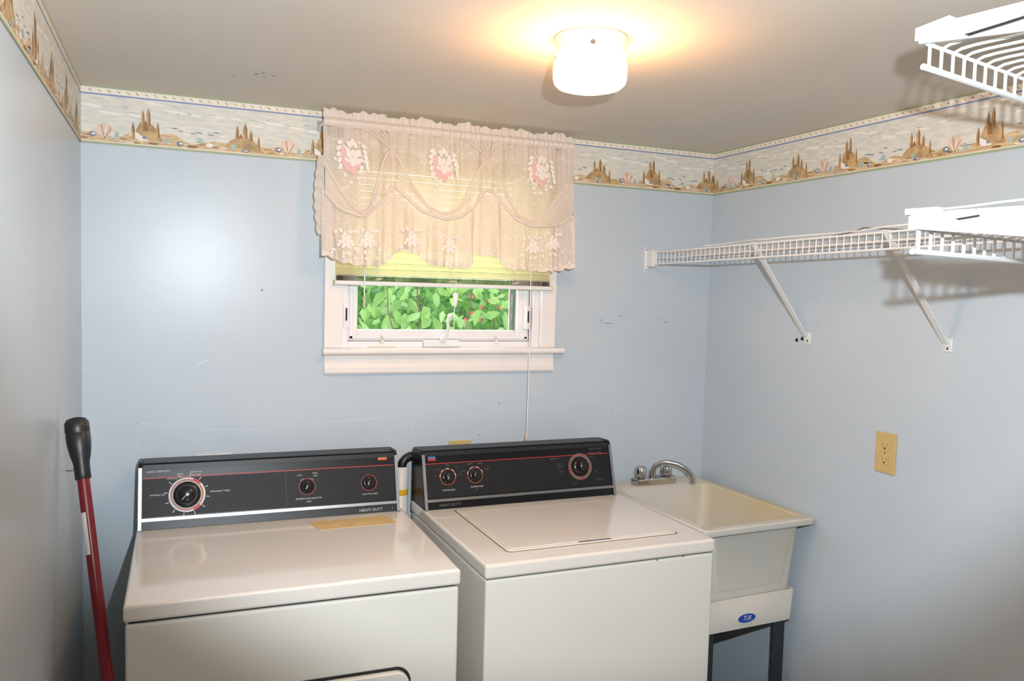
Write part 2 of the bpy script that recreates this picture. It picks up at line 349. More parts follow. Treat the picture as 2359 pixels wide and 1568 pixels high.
# ---------------------------------------------------------------- wallpaper border (seaside strip)
BH = .156; BZ = H-BH
def border(name, mapf, segs):
    """mapf(d, h, off) -> point; segs = [(d0, d1, phaseA, period)]"""
    b = MB()
    def rect(d0, d1, h0, h1, m, off, n=1):
        for i in range(n):
            a = d0+(d1-d0)*i/n; c = d0+(d1-d0)*(i+1)/n
            b.add([mapf(a, h0, off), mapf(c, h0, off), mapf(c, h1, off), mapf(a, h1, off)], [[0, 1, 2, 3]], M[m])
    def poly(pts, m, off, lim):
        if min(p[0] for p in pts) < lim[0] or max(p[0] for p in pts) > lim[1]: 
            pts = [(min(max(p[0], lim[0]), lim[1]), p[1]) for p in pts]
            if max(p[0] for p in pts)-min(p[0] for p in pts) < .001: return
        b.add([mapf(p[0], p[1], off) for p in pts], [list(range(len(pts)))], M[m])
    def ell(cx, cy, rx, ry, m, off, lim, n=14, ang=0):
        poly([(cx+rx*math.cos(2*PI*i/n)*math.cos(ang)-ry*math.sin(2*PI*i/n)*math.sin(ang), cy+rx*math.cos(2*PI*i/n)*math.sin(ang)+ry*math.sin(2*PI*i/n)*math.cos(ang)) for i in range(n)], m, off, lim)
    def tower(cx, y0, w, h, m, off, lim, dark=True, spike=.35):
        poly([(cx-w/2, y0), (cx+w/2, y0), (cx+w/2*.8, y0+h*(1-spike)), (cx, y0+h), (cx-w/2*.8, y0+h*(1-spike))], m, off, lim)
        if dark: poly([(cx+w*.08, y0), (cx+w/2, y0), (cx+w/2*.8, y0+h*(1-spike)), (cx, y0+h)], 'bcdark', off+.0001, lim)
    for (d0, d1, ph, P) in segs:
        lim = (d0, d1); rect(d0, d1, 0, BH, 'bsky', .0008)
        rect(d0, d1, .134, BH, 'bcream', .0010); rect(d0, d1, .1325, .1365, 'bblue', .0012); rect(d0, d1, BH-.004, BH, 'bgreen', .0012)
        rect(d0, d1, 0, .006, 'bgreen', .0016); rect(d0, d1, .006, .0085, 'bcream', .0016)
        k = int(d0/.0235)
        while k*.0235 < d1:
            x = k*.0235
            if x > d0+.006 and x < d1-.006:
                m = ('bcdark', 'bslate', 'bcastle')[k % 3]
                poly([(x-.004, .147), (x-.003, .149), (x+.004, .142), (x+.003, .140)], m, .0012, lim)
            k += 1
        n0 = math.floor((d0-ph)/P)-1; n1 = math.ceil((d1-ph)/P)+1
        for n in range(n0, n1):
            o = ph+n*P
            if o+.6*P < d0 or o-.6*P > d1: continue
            rnd = random.Random(n*3+1)
            # clouds and sea
            for j in range(9):
                ell(o-.2+j*.055+rnd.random()*.02, .085+rnd.random()*.04, .014+rnd.random()*.02, .0022+rnd.random()*.002, 'bwhite', .0009, lim, ang=-.08)
            for j in range(5):
                ell(o-.22+j*.095+rnd.random()*.02, .078+rnd.random()*.045, .010+rnd.random()*.008, .0010, 'bteal', .00092, lim, ang=-.1)
            for (gx, gy) in ((.085, .10), (.115, .103), (-.05, .105), (.33, .11)):
                poly([(o+gx-.007, gy+.004), (o+gx-.001, gy), (o+gx+.006, gy+.0045), (o+gx, gy-.0022)], 'bslate', .00096, lim)
            for j in range(10):
                ell(o+.06+j*.016, .042+rnd.random()*.022, .006+rnd.random()*.007, .0016, 'bslate' if j % 3 else 'bwhite', .00098, lim, n=9, ang=-.05)
            # dunes
            N = 24; pts = [(o-P/2+P*i/N, .028+.010*math.sin(2*PI*i/N*2+1)+.007*math.sin(2*PI*i/N*5)+.004*rnd.random()) for i in range(N+1)]
            for i in range(N):
                (xa, ya), (xb, yb) = pts[i], pts[i+1]; ya += .004; yb += .004
                poly([(xa, .0085), (xb, .0085), (xb, yb), (xa, ya)], 'bsand', .0011, lim)
            for j in range(30):
                ell(o-P/2+P*rnd.random(), .011+.020*rnd.random(), .006+.014*rnd.random(), .0014, ('bcdark', 'bwhite', 'bcastle', 'bshell', 'bteal')[j % 5], .0012, lim, n=8, ang=-.06)
            # castle A (tall, twin towers)
            poly([(o-.04, .022), (o+.045, .02), (o+.034, .045), (o+.018, .066), (o-.014, .068), (o-.024, .045)], 'bcastle', .0013, lim)
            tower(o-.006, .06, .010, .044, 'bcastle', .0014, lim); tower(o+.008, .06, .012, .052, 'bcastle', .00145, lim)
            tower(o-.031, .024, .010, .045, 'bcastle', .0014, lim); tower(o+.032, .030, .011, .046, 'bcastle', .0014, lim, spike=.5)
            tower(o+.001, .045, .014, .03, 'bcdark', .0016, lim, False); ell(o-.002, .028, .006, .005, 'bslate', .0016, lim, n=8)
            poly([(o-.04, .032), (o-.012, .018), (o+.01, .02), (o-.03, .045)], 'bwhite', .00135, lim)
            # castle B (low, wide)
            q = o+.254*P/.48
            poly([(q-.05, .022), (q+.06, .012), (q+.045, .030), (q+.022, .052), (q-.020, .050), (q-.035, .040)], 'bcastle', .0013, lim)
            tower(q-.016, .046, .010, .042, 'bcastle', .0014, lim); tower(q+.006, .050, .014, .046, 'bcastle', .0014, lim)
            tower(q+.022, .046, .011, .030, 'bcastle', .0014, lim); tower(q+.044, .024, .008, .036, 'bcastle', .0014, lim)
            poly([(q-.012, .05), (q+.0, .05), (q-.006, .064)], 'bcdark', .0016, lim)
            # fan shell
            q = o-.100*P/.48; fan = [(q, .014)]+[(q+.024*math.sin(-1.25+2.5*i/8)*1.0, .030+.032*math.cos(-1.25+2.5*i/8)*.9) for i in range(9)]
            poly(fan, 'bshell', .0014, lim)
            for i in range(1, 8, 2):
                t = -1.25+2.5*i/8
                poly([(q-.0008, .016), (q+.0008, .016), (q+.021*math.sin(t), .030+.027*math.cos(t)*.9), (q+.021*math.sin(t)-.002, .030+.027*math.cos(t)*.9)], 'bwhite' if i % 4 == 1 else 'bcdark', .0015, lim)
            # starfish, spiral shells, pebbles
            for (sx, sy, rr) in ((.055, .024, .011), (.235, .024, .012)):
                st = []
                for i in range(10):
                    R = rr if i % 2 == 0 else rr*.45; st.append((o+sx+R*math.sin(i*PI/5), sy+R*math.cos(i*PI/5)))
                poly(st, 'bteal', .0015, lim)
            for (sx, sy, a, c, m) in ((-.128, .026, .010, .008, 'bslate'), (.088, .019, .009, .007, 'bslate'), (.14, .034, .008, .007, 'bteal'), (.165, .022, .010, .006, 'bwhite'), (.20, .016, .012, .005, 'bshell'),
                                      (.12, .014, .016, .004, 'bcdark'), (-.07, .024, .006, .012, 'bteal'), (.02, .013, .014, .003, 'bcdark'), (.26, .014, .012, .004, 'bslate'), (-.15, .015, .012, .004, 'bcastle')):
                ell(o+sx*P/.48, sy, a, c, m, .0015, lim, n=10)
                if m == 'bslate': ell(o+sx*P/.48+.002, sy+.001, a*.5, c*.4, 'bwhite', .0016, lim, n=8)
    return b.build(name, kind='structure')
border('trim_1', lambda d, h, o: (d, -o, BZ+h), [(.0015, 1.04, .161, .492), (1.04, W-.0015, 1.814-.457, .457)])
border('trim_2', lambda d, h, o: (W-o, -d, BZ+h), [(.0015, 1.85, .195, .457)])
border('trim_3', lambda d, h, o: (o, -d, BZ+h), [(.0015, 3.2, .33, .48)])

# ---------------------------------------------------------------- window
win = thing('window_1', kind='structure', loc=(1.05, 0, WZ0)); wo = win.location
def wb(): return MB(wo)
for s, (x0, x1) in enumerate(((.660, .716), (1.388, 1.445))):
    wb().box((x0, -.017, 1.394), (x1, 0, 2.08), 'white_paint', .003).build('casing', win)
wb().box((.660, -.017, 2.03), (1.445, 0, 2.085), 'white_paint', .003).build('casing', win)
wb().prism([(-.042, 1.378), (-.044, 1.384), (-.042, 1.391), (-.038, 1.394), (.03, 1.394), (.03, 1.374), (-.034, 1.374)], 'x', .655, 1.470, 'white_paint', .0012).build('window_sill', win)
wb().prism([(0, 1.312), (-.012, 1.312), (-.016, 1.318), (-.016, 1.332), (-.010, 1.345), (-.012, 1.374), (0, 1.374)], 'x', .663, 1.442, 'white_paint').build('apron', win)
f = wb()
for a, c in (((WX0, .002, WZ0), (.735, T, WZ1)), ((1.366, .002, WZ0), (WX1, T, WZ1)), ((WX0, .018, WZ0), (WX1, T, 1.412)), ((WX0, .002, 2.0), (WX1, T, WZ1))):
    f.box(a, c, 'white_sash', .002)
f.build('window_frame', win)
f = wb()
for a, c in (((.737, .028, 1.414), (.772, .062, 2.0)), ((1.318, .028, 1.414), (1.364, .062, 2.0)), ((.772, .028, 1.414), (1.318, .062, 1.449)), ((.772, .028, 1.965), (1.318, .062, 2.0))):
    f.box(a, c, 'white_sash', .004)
for a, c in (((.745, .022, 1.420), (.757, .03, 1.99)), ((1.345, .022, 1.420), (1.357, .03, 1.99)), ((.745, .022, 1.420), (1.357, .03, 1.430))):
    f.box(a, c, 'white_sash', .002)
sash = f.build('sash', win)
wb().box((.770, .046, 1.447), (1.320, .049, 1.967), 'glass').build('pane', win)
wb().box((1.300, .052, 1.449), (1.307, .06, 1.965), 'white_sash').build('glazing_bar', win)
wb().box((1.314, .040, 1.449), (1.320, .062, 1.965), 'alu').build('screen_edge', win)
# crank operator
cr = wb().prism([(-.006, 1.394), (-.012, 1.398), (-.012, 1.404), (0, 1.416), (.02, 1.418), (.02, 1.394)], 'x', .982, 1.104, 'plastic', .002).build('crank_housing', win)
f = wb(); f.lathe([(.001, -.012), (.010, -.012), (.0115, -.004), (.0115, .002), (.001, .004)], (1.045, -.010, 1.424), 'plastic', axis=(0, -1, .3), n=20)
f.tube([(1.045, -.018, 1.424), (1.052, -.024, 1.44), (1.055, -.028, 1.462), (1.052, -.03, 1.482), (1.055, -.03, 1.492)], .005, 'plastic', 10, rs=[.007, .0055, .005, .0055, .0065])
f.lathe([(.001, -.008), (.007, -.006), (.008, 0), (.007, .006), (.001, .008)], (1.058, -.03, 1.497), 'plastic', axis=(1, 0, .3), n=16)
f.build('crank_handle', cr)
for x in (.847, 1.236):
    f = wb()
    f.tube([(x, .018, 1.43), (x+.001, .006, 1.424), (x, .002, 1.410)], .0032, 'cork', 8)
    f.lathe([(.001, -.006), (.005, -.005), (.0065, 0), (.005, .005), (.001, .006)], (x, .004, 1.412), 'plastic', n=14)
    f.build('screen_clip', win)
for x0, x1 in ((.722, .740), (1.340, 1.357)):
    l = wb().box((x0, -.002, 1.455), (x1, .024, 1.533), 'white_sash', .002).build('lock_plate', win)
    wb().box((x0+.006, -.0035, 1.478), (x0+.011, -.001, 1.517), 'gap').build('lock_slot', l)
wb().tube([(.795, -.012, 1.395), (.81, -.02, 1.397), (.85, -.02, 1.3975), (.885, -.014, 1.396)], .0015, 'cork', 6).build('loose_hook', win)

# ---------------------------------------------------------------- mini blind
bl = thing('window_blind', 'cream horizontal mini blind half lowered in the window behind the lace valance', 'blind', (1.05, -.03, 1.58))
def bb(): return MB(bl.location)
bx0, bx1 = .690, 1.410
bb().box((bx0+.005, -.042, 2.000), (bx1-.005, -.018, 2.026), 'plastic', .002).build('head_rail', bl)
f = bb(); nsl = 19
for i in range(nsl):
    z = 1.630+i*.0198; tilt = .97 if i > 1 else .85; hw = .0125
    vs = []; n = 4
    for k in range(n+1):
        t = -1+2*k/n; cz = .0016*(1-t*t)
        y = -.031+hw*t*math.cos(tilt)-cz*math.sin(tilt)*0; zz = z+hw*t*math.sin(tilt)+cz
        sag = random.uniform(-.0006, .0006) if k == 0 else sag
        for xx in (bx0, bx0+.2, bx0+.45, bx1): vs.append((xx, y, zz+sag*(1 if xx in (bx0+.2,) else -.5)))
    fs = []
    for k in range(n):
        for j in range(3): fs.append([k*4+j, k*4+j+1, (k+1)*4+j+1, (k+1)*4+j])
    f.add(vs, fs, M['slat'], True)
f.build('slats', bl)
f = bb()
for i in range(5):
    z = 1.6035+i*.0034
    f.prism([(-.044, z), (-.031, z+.0022), (-.018, z), (-.031, z+.0010)], 'x', bx0+.002, bx1-.002, 'slatshade')
f.build('stacked_slats', bl, label='brownish shaded slats stacked on the bottom rail')
br = bb().box((bx0-.004, -.044, 1.589), (bx1+.006, -.018, 1.6025), 'plastic', .0035).build('bottom_rail', bl)
for x in (bx0-.006, bx1+.004): bb().box((x, -.045, 1.588), (x+.006, -.017, 1.6035), 'cork', .002).build('end_cap', br)
for x in (.815, 1.055, 1.272):
    f = bb()
    for dx in (-.003, .003):
        f.tube([(x+dx, -.0455, 1.60), (x+dx, -.0455, 2.0)], .0006, 'cork', 5)
    for k in range(7):
        f.tube([(x-.012+.003*k, -.046, 1.605+.001*(k % 3)), (x+.008+.002*k, -.0465, 1.612-.001*(k % 2))], .0007, 'cork', 4)
    f.build('ladder_cord', bl)
f = bb(); f.tube([(.778, -.05, 2.0), (.776, -.05, 1.72), (.775, -.05, 1.535)], .0022, 'plastic', 6); f.lathe([(.001, 0), (.0035, .002), (.0035, .03), (.002, .04)], (.775, -.05, 1.52), 'cork', n=10)
f.build('tilt_wand', bl)
lc = bb().tube([(1.330, -.05, 2.0), (1.332, -.05, 1.60), (1.335, -.05, 1.30), (1.334, -.048, 1.10)], .0016, 'tassel', 6).build('pull_cord', bl, label='long white pull cord')
bb().lathe([(.0015, .020), (.003, .018), (.0045, .004), (.007, -.010), (.001, -.012)], (1.334, -.048, 1.092), 'cork', n=14).build('tassel', lc)
ic = bb().tube([(1.068, -.05, 1.535), (1.066, -.05, 1.505), (1.069, -.048, 1.49), (1.067, -.046, 1.452)], .0012, 'tassel', 6).build('equalizer_cord', bl)
bb().lathe([(.002, .022), (.0085, .020), (.010, .014), (.005, -.018), (.002, -.026)], (1.070, -.05, 1.552), 'tassel', n=14).build('tassel', ic, label='white tassel hanging in front of the glass')
f = bb(); f.tube([(1.070, -.05, 1.57), (1.070, -.05, 1.62)], .0008, 'tassel', 5); f.build('short_cord', bl)

# ---------------------------------------------------------------- lace balloon valance
va = thing('lace_valance', 'sheer cream lace balloon valance with pink embroidered flowers over the window', 'curtain', (1.045, -.09, 2.06))
def vb(): return MB(va.location)
VX0, VX1 = .637, 1.452
def lerp(tab, x):
    if x <= tab[0][0]: return tab[0][1]
    for (a, p), (c, q) in zip(tab, tab[1:]):
        if x <= c:
            t = (x-a)/(c-a); return p+(q-p)*t
    return tab[-1][1]
def smooth(tab, x):
    return sum(lerp(tab, x+d) for d in (-.012, -.006, 0, .006, .012))/5
def sheet(x0, x1, ztop, zbot, yf, m, name, nx=220, nz=14, parent=va, thick=None):
    f = vb(); vs = []
    for j in range(nz+1):
        t = j/nz
        for i in range(nx+1):
            x = x0+(x1-x0)*i/nx; a = ztop(x); c = zbot(x); z = a+(c-a)*t
            dx, y = yf(x, t, z); vs.append((x+dx, y, z))
    fs = [[j*(nx+1)+i, j*(nx+1)+i+1, (j+1)*(nx+1)+i+1, (j+1)*(nx+1)+i] for j in range(nz) for i in range(nx)]
    f.add(vs, fs, M[m], True); return f.build(name, parent)
rn = random.Random(3); ph = [rn.random()*6 for _ in range(8)]
def gather(x): return .5*math.sin(x*330+ph[0]+2*math.sin(x*23))+.35*math.sin(x*510+ph[1]+1.5*math.sin(x*31))+.3*math.sin(x*190+ph[2])
RODZ = 2.064
topz = lambda x: 2.098+.004*math.sin(x*41+1)+.003*math.sin(x*95)+.0025*math.sin(x*210)+(.003 if x < .72 else 0)
sheet(VX0, VX1, lambda x: min(topz(x), 2.1075), lambda x: RODZ+.013, lambda x, t, z: (.0015*gather(x+.01)*(1-t), -.092-.0045*gather(x)*(1.2-.5*t)-.004*math.sin(x*60)*(1-t)), 'sheerdense', 'heading_ruffle', 300, 6)
sheet(VX0, VX1, lambda x: RODZ+.013, lambda x: RODZ-.013, lambda x, t, z: (0, -.095-.011*math.sin(PI*t)-.0028*gather(x)), 'sheerdense', 'rod_pocket', 340, 8)
line1 = [(.63, 1.95), (.66, 1.90), (.70, 1.835), (.75, 1.798), (.775, 1.82), (.80, 1.93), (.82, 1.985), (.832, 1.996), (.85, 1.985), (.90, 1.90), (.95, 1.83), (1.0, 1.808), (1.05, 1.835), (1.10, 1.93), (1.13, 1.98), (1.15, 1.989), (1.17, 1.975), (1.21, 1.90), (1.245, 1.825), (1.29, 1.80), (1.34, 1.83), (1.40, 1.90), (1.46, 1.945)]
line2 = [(.63, 1.87), (.68, 1.81), (.75, 1.79), (.79, 1.82), (.83, 1.862), (.835, 1.90), (.86, 1.88), (.93, 1.82), (1.0, 1.797), (1.06, 1.81), (1.11, 1.85), (1.13, 1.89), (1.15, 1.903), (1.18, 1.88), (1.24, 1.815), (1.29, 1.793), (1.36, 1.798), (1.40, 1.805), (1.46, 1.84)]
hem = [(.625, 1.680), (.655, 1.670), (.70, 1.655), (.74, 1.652), (.785, 1.655), (.83, 1.662), (.845, 1.69), (.87, 1.70), (.93, 1.695), (.945, 1.668), (1.0, 1.660), (1.09, 1.654), (1.105, 1.668), (1.108, 1.70), (1.15, 1.698), (1.20, 1.69), (1.212, 1.664), (1.26, 1.655), (1.32, 1.652), (1.38, 1.655), (1.41, 1.664), (1.46, 1.672)]
def puff(x):  # bulge toward the room between the gathering points
    return sum(math.exp(-((x-c)/.085)**2) for c in (.72, .995, 1.31))
def rad(x, k): return sum(math.sin((x-c)*k+i)*math.exp(-((x-c)/.07)**2) for i, c in enumerate((.832, 1.15)))
sheet(VX0, VX1, lambda x: RODZ-.013, lambda x: smooth(line1, x), lambda x, t, z: (0, -.094-.030*puff(x)*math.sin(PI*min(1, t*.62))**1-.004*gather(x)*(1-t)**1.5-.008*rad(x, 150)*(1-t*.4)-.005*math.sin(x*75)), 'lace', 'upper_swag', 260, 22)
sheet(VX0+.002, VX1-.002, lambda x: smooth(line1, x)+.008, lambda x: smooth(line2, x)-.004, lambda x, t, z: (0, -.104-.022*puff(x)-.010*math.sin(PI*t)-.009*rad(x, 150)), 'sheer', 'middle_swag', 260, 10)
# gathered sheer behind the upper swag and the folded seam lines
for nm, ln, yy in (('swag_fold', line1, .110), ('seam', line2, .109)):
    f = vb(); N = 170
    pts = [(VX0+.004+(VX1-VX0-.008)*i/N, 0) for i in range(N+1)]
    f.tube([(x, -yy-.026*puff(x)-.001*math.sin(x*700), smooth(ln, x)) for x, _ in pts], .0052 if nm == 'seam' else .0032, 'sheerdense', 7); f.build(nm, va)
scal = lambda x, k=.034, a=.0065: -a*abs(math.sin(PI*x/k))+.003*math.sin(x*30)
fold = lambda x: .010*math.sin(x*70+1)+.006*math.sin(x*133+2)+.003*math.sin(x*220)
sheet(VX0-.006, VX1+.004, lambda x: smooth(line2, x), lambda x: smooth(hem, x)+scal(x), lambda x, t, z: (.004*math.sin(x*60)*t, -.106-.014*puff(x)*(1-t)-fold(x)*(.4+t)-.010*t), 'lace', 'lower_skirt', 300, 22)
sheet(.80, 1.25, lambda x: smooth(line2, x)-.01, lambda x: 1.705+scal(x, .03, .004), lambda x, t, z: (0, -.088-.4*fold(x+.3)-.004*t), 'sheer', 'inner_layer', 160, 10)
# scalloped hem band
sheet(VX0-.006, VX1+.004, lambda x: smooth(hem, x)+.008, lambda x: smooth(hem, x)+scal(x)-.0005, lambda x, t, z: (.004*math.sin(x*60), -.1175-fold(x)*1.4), 'sheerdense', 'scalloped_hem', 300, 3)
# fanned pleats that run into the two gathering points
for cx, pz, bz in ((.832, 1.993, 1.905), (1.15, 1.986, 1.905)):
    for k in range(9):
        a = (k-4)/4
        f = vb(); pts = []
        for i in range(9):
            t = i/8; x = cx+a*.075*t**1.3+.002*math.sin(k+i); z = pz+(RODZ-.016-pz)*t
            pts.append((x, -.106-.030*puff(x)*math.sin(PI*min(1, (1-t)*.62+.0))-.003, z))
        f.tube(pts, .0014, 'sheerdense', 6, rs=[.0008+.0012*(i/8) for i in range(9)]); f.build('pleat', va)
    for k in range(8):
        a = (-1, -.75, -.5, -.28, .28, .5, .75, 1)[k]; xe = cx+a*.13
        f = vb(); pts = []
        for i in range(9):
            t = i/8; x = cx+(xe-cx)*t; z0 = smooth(line1, x)-.008; z1 = smooth(line2, x)+.008; q_ = .12+.80*(1-abs(a))
            z = pz-.01+(min(z0, pz)-pz)*t*(1-q_)+(z1-(pz-.01))*t*q_ if False else z0*(1-q_)+z1*q_ if t > .25 else (pz-.006)*(1-t*4)+(smooth(line1, cx+(xe-cx)*.25)-.008)*(1-q_)*t*4+(smooth(line2, cx+(xe-cx)*.25)+.008)*q_*t*4
            pts.append((x, -.118-.024*puff(x), z))
        f.tube(pts, .0016, 'sheerdense', 6, rs=[.0008+.0012*(i/8) for i in range(9)]); f.build('pleat', va)
# side lace trims
for nm, xs, za, zb, sg in (('side_trim', VX0, 1.965, 1.735, -1), ('side_trim', VX1, 1.925, 1.725, 1)):
    f = vb(); N = 60; vs = []
    for i in range(N+1):
        t = i/N; z = za+(zb-za)*t; w = .012+.010*math.sin(PI*t)+.0045*abs(math.sin(PI*t*7))
        for k in range(4):
            vs.append((xs+sg*w*k/3-sg*.004, -.095+.018*k/3+.003*math.sin(t*40+k), z))
    f.add(vs, [[i*4+k, i*4+k+1, (i+1)*4+k+1, (i+1)*4+k] for i in range(N) for k in range(3)], M['sheerdense'], True)
    f.build(nm, va)
# embroidered flowers
def petal(f, cx, cy, cz, rx, rz_, ang, m, th=.0012):
    vs = [(cx, cy-th*2, cz)]; n = 12
    for i in range(n):
        t = 2*PI*i/n; a = rx*math.cos(t); c = rz_*math.sin(t)
        vs.append((cx+a*math.cos(ang)-c*math.sin(ang), cy, cz+a*math.sin(ang)+c*math.cos(ang)))
    f.add(vs, [[0, 1+i, 1+(i+1) % n] for i in range(n)], M[m], True)
def blossom(name, x, z, y, s=1.0, pink=True):
    f = vb()
    if pink:
        for dx, dz, r1, r2, a in ((-.022, .014, .009, .019, .1), (-.019, -.006, .011, .017, .35), (-.006, -.022, .013, .014, .4), (.008, -.034, .010, .012, .2), (.020, -.016, .008, .013, -.5)):
            petal(f, x+dx*s, y, z+dz*s, r1*s, r2*s, a, 'lacepink')
    fl_ = f.build(name, va, label='pink and white embroidered flower')
    g = vb()
    for k in range(5):
        t = k*2*PI/5+.4; petal(g, x+.004*s+.011*s*math.cos(t), y-.003, z+.006*s+.011*s*math.sin(t), .010*s, .0065*s, t, 'laceflower')
    petal(g, x+.004*s, y-.005, z+.006*s, .005*s, .005*s, 0, 'sheerdense')
    rf = random.Random(int(x*1000))
    for (dx, dz, r1, r2, a) in ((-.010, .018, .007, .013, .3), (.018, .016, .008, .013, -.4), (.004, -.010, .009, .013, .1), (.022, -.006, .007, .011, -.7), (-.014, -.004, .006, .009, .8)):
        petal(g, x+dx*s, y-.004, z+dz*s, r1*s, r2*s, a, 'laceflower')
    for k in range(26):
        t = rf.uniform(0, 2*PI); R = rf.uniform(.034, .062)*s
        petal(g, x+R*.8*math.cos(t), y+.003, z+R*math.sin(t)-.006, rf.uniform(.004, .008)*s, rf.uniform(.003, .006)*s, rf.uniform(0, 3), 'laceflower')
    for k in range(5):
        petal(g, x-.034*s-.004*s*math.sin(k), y-.001, z+.045*s-.017*s*k, .009*s, .006*s, .5+k*.25, 'laceflower')
        petal(g, x+.036*s+.003*k*s, y-.001, z+.038*s-.015*s*k, .009*s, .0055*s, -.5-k*.2, 'laceflower')
    for k in range(3): petal(g, x+(-.006+.008*k)*s, y-.001, z+(.040+.008*(k % 2))*s, .006*s, .010*s, .2, 'laceflower')
    g.build('petals', fl_)
for x, z in ((.712, 1.955), (.990, 1.955), (1.318, 1.962)): blossom('embroidered_flower', x, z, -.136)
for cx, cz in ((.70, 1.715), (.765, 1.72), (.90, 1.73), (1.02, 1.715), (1.30, 1.725), (1.37, 1.74)):
    g = vb()
    for k in range(6):
        t = k*PI/3; petal(g, cx+.013*math.cos(t), -.135, cz+.013*math.sin(t), .0095, .006, t, 'laceflower')
    petal(g, cx, -.137, cz, .005, .005, 0, 'sheerdense')
    for k in range(6): petal(g, cx-.035+.014*k, -.133, cz-.024+.016*math.sin(k*1.9), .007, .004, k*.9, 'laceflower')
    for k in range(5): petal(g, cx-.03+.014*k, -.133, cz+.028+.006*math.sin(k*2.2), .0045, .007, k*.5, 'laceflower')
    g.build('white_embroidery', va)
g = vb()
for k in range(24):
    x = .66+k*.0335
    if not (.84 < x < .93 or 1.11 < x < 1.20): petal(g, x, -.134, smooth(hem, x)+.014, .0045, .0045, 0, 'laceflower')
g.build('dot_embroidery', va, kind='stuff')
rod = thing('curtain_rod', 'thin white curtain rod threaded through the top pocket of the lace valance', 'curtain rod', (1.045, 0, RODZ))
MB(rod.location).tube([(VX0+.006, -.001, RODZ), (VX0+.006, -.08, RODZ), (VX0+.012, -.0935, RODZ), (VX1-.012, -.0935, RODZ), (VX1-.006, -.08, RODZ), (VX1-.006, -.001, RODZ)], .005, 'wire', 8).build('rod', rod)
for x in (VX0+.006, VX1-.006): MB(rod.location).box((x-.008, -.004, RODZ-.015), (x+.008, 0, RODZ+.015), 'alu', .001).build('rod_bracket', rod)

# ================================================================ CEILING LIGHT
LX, LY = 1.03, -1.0
lt = thing('ceiling_light', 'lit round ceiling light with white metal base and glowing drum glass shade', 'light', (LX, LY, H))
LO = lt.location
bs = MB(LO).lathe([(.002, 0), (.0755, 0), (.0765, -.003), (.0745, -.006), (.0735, -.034), (.072, -.037), (.02, -.037), (.002, -.037)], (LX, LY, H), 'ceilbase', n=48).build('base', lt)
for ang in (-2.0, .1, 2.2):
    d = Vector((math.cos(ang), math.sin(ang), 0))
    MB(LO).lathe([(.001, -.002), (.003, -.002), (.003, .006), (.005, .006), (.005, .009), (.001, .009)], Vector((LX, LY, H-.030))+d*.0725, 'scuff', axis=d, n=10).build('thumb_screw', bs)
MB(LO).lathe([(.055, -.036), (.062, -.037), (.070, -.042), (.0755, -.052), (.0768, -.062), (.0765, -.082), (.0735, -.093), (.066, -.100), (.050, -.1045), (.025, -.1065), (.002, -.107)], (LX, LY, H), 'shade', n=60, ripple=.003, rn=15).build('glass_shade', lt)

# ================================================================ CONSOLE (shared by both machines; local: x right, y = -v)
CV0, CV1, CH, ZT = .137, .088, .160, .914
fd = Vector((0, CV0-CV1, CH)); FL = fd.length; fd.normalize(); fn = Vector((0, -fd.z, fd.y))
def fp(u, s, off=0): return Vector((u, -CV0, ZT))+fd*(s*FL)+fn*off
def quad(mb, u0, u1, s0, s1, off, m): mb.add([fp(u0, s0, off), fp(u1, s0, off), fp(u1, s1, off), fp(u0, s1, off)], [[0, 1, 2, 3]], M[m])
def slab(mb, u0, u1, s0, s1, o0, o1, m):
    P = [fp(u0, s0, o0), fp(u1, s0, o0), fp(u1, s1, o0), fp(u0, s1, o0), fp(u0, s0, o1), fp(u1, s0, o1), fp(u1, s1, o1), fp(u0, s1, o1)]
    mb.add(P, [[0, 1, 2, 3], [4, 5, 6, 7], [0, 1, 5, 4], [1, 2, 6, 5], [2, 3, 7, 6], [3, 0, 4, 7]], M[m])
def ring(mb, u, s, r0, r1, off, m, a0=0, a1=2*PI, n=48, th=0):
    c = fp(u, s, off); ux = Vector((1, 0, 0)); vs = []; fs = []
    k = max(2, int(n*(a1-a0)/(2*PI)))
    for i in range(k+1):
        t = a0+(a1-a0)*i/k; d = ux*math.sin(t)+fd*math.cos(t); vs += [c+d*r0, c+d*r1]
    fs = [[2*i, 2*i+1, 2*i+3, 2*i+2] for i in range(k)]
    mb.add(vs, fs, M[m])
class Letters:
    def build(s, *a, **k): pass
def put_text(par, txt, u, s, size, m, off=.0022, shear=.2, ang=0):
    vs, fs = text_mesh(txt, size, shear); mb = MB()
    mb.add([fp(u, s, off)+Vector((1, 0, 0))*v.x+fd*v.y for v in vs], fs, M[m]); mb.build('lettering', par)
def tick(mb, u, s, r0, r1, t, w, m, off=.0022):
    c = fp(u, s, off); d = Vector((1, 0, 0))*math.sin(t)+fd*math.cos(t); e = Vector((1, 0, 0))*math.cos(t)-fd*math.sin(t)
    mb.add([c+d*r0-e*w, c+d*r1-e*w, c+d*r1+e*w, c+d*r0+e*w], [[0, 1, 2, 3]], M[m])
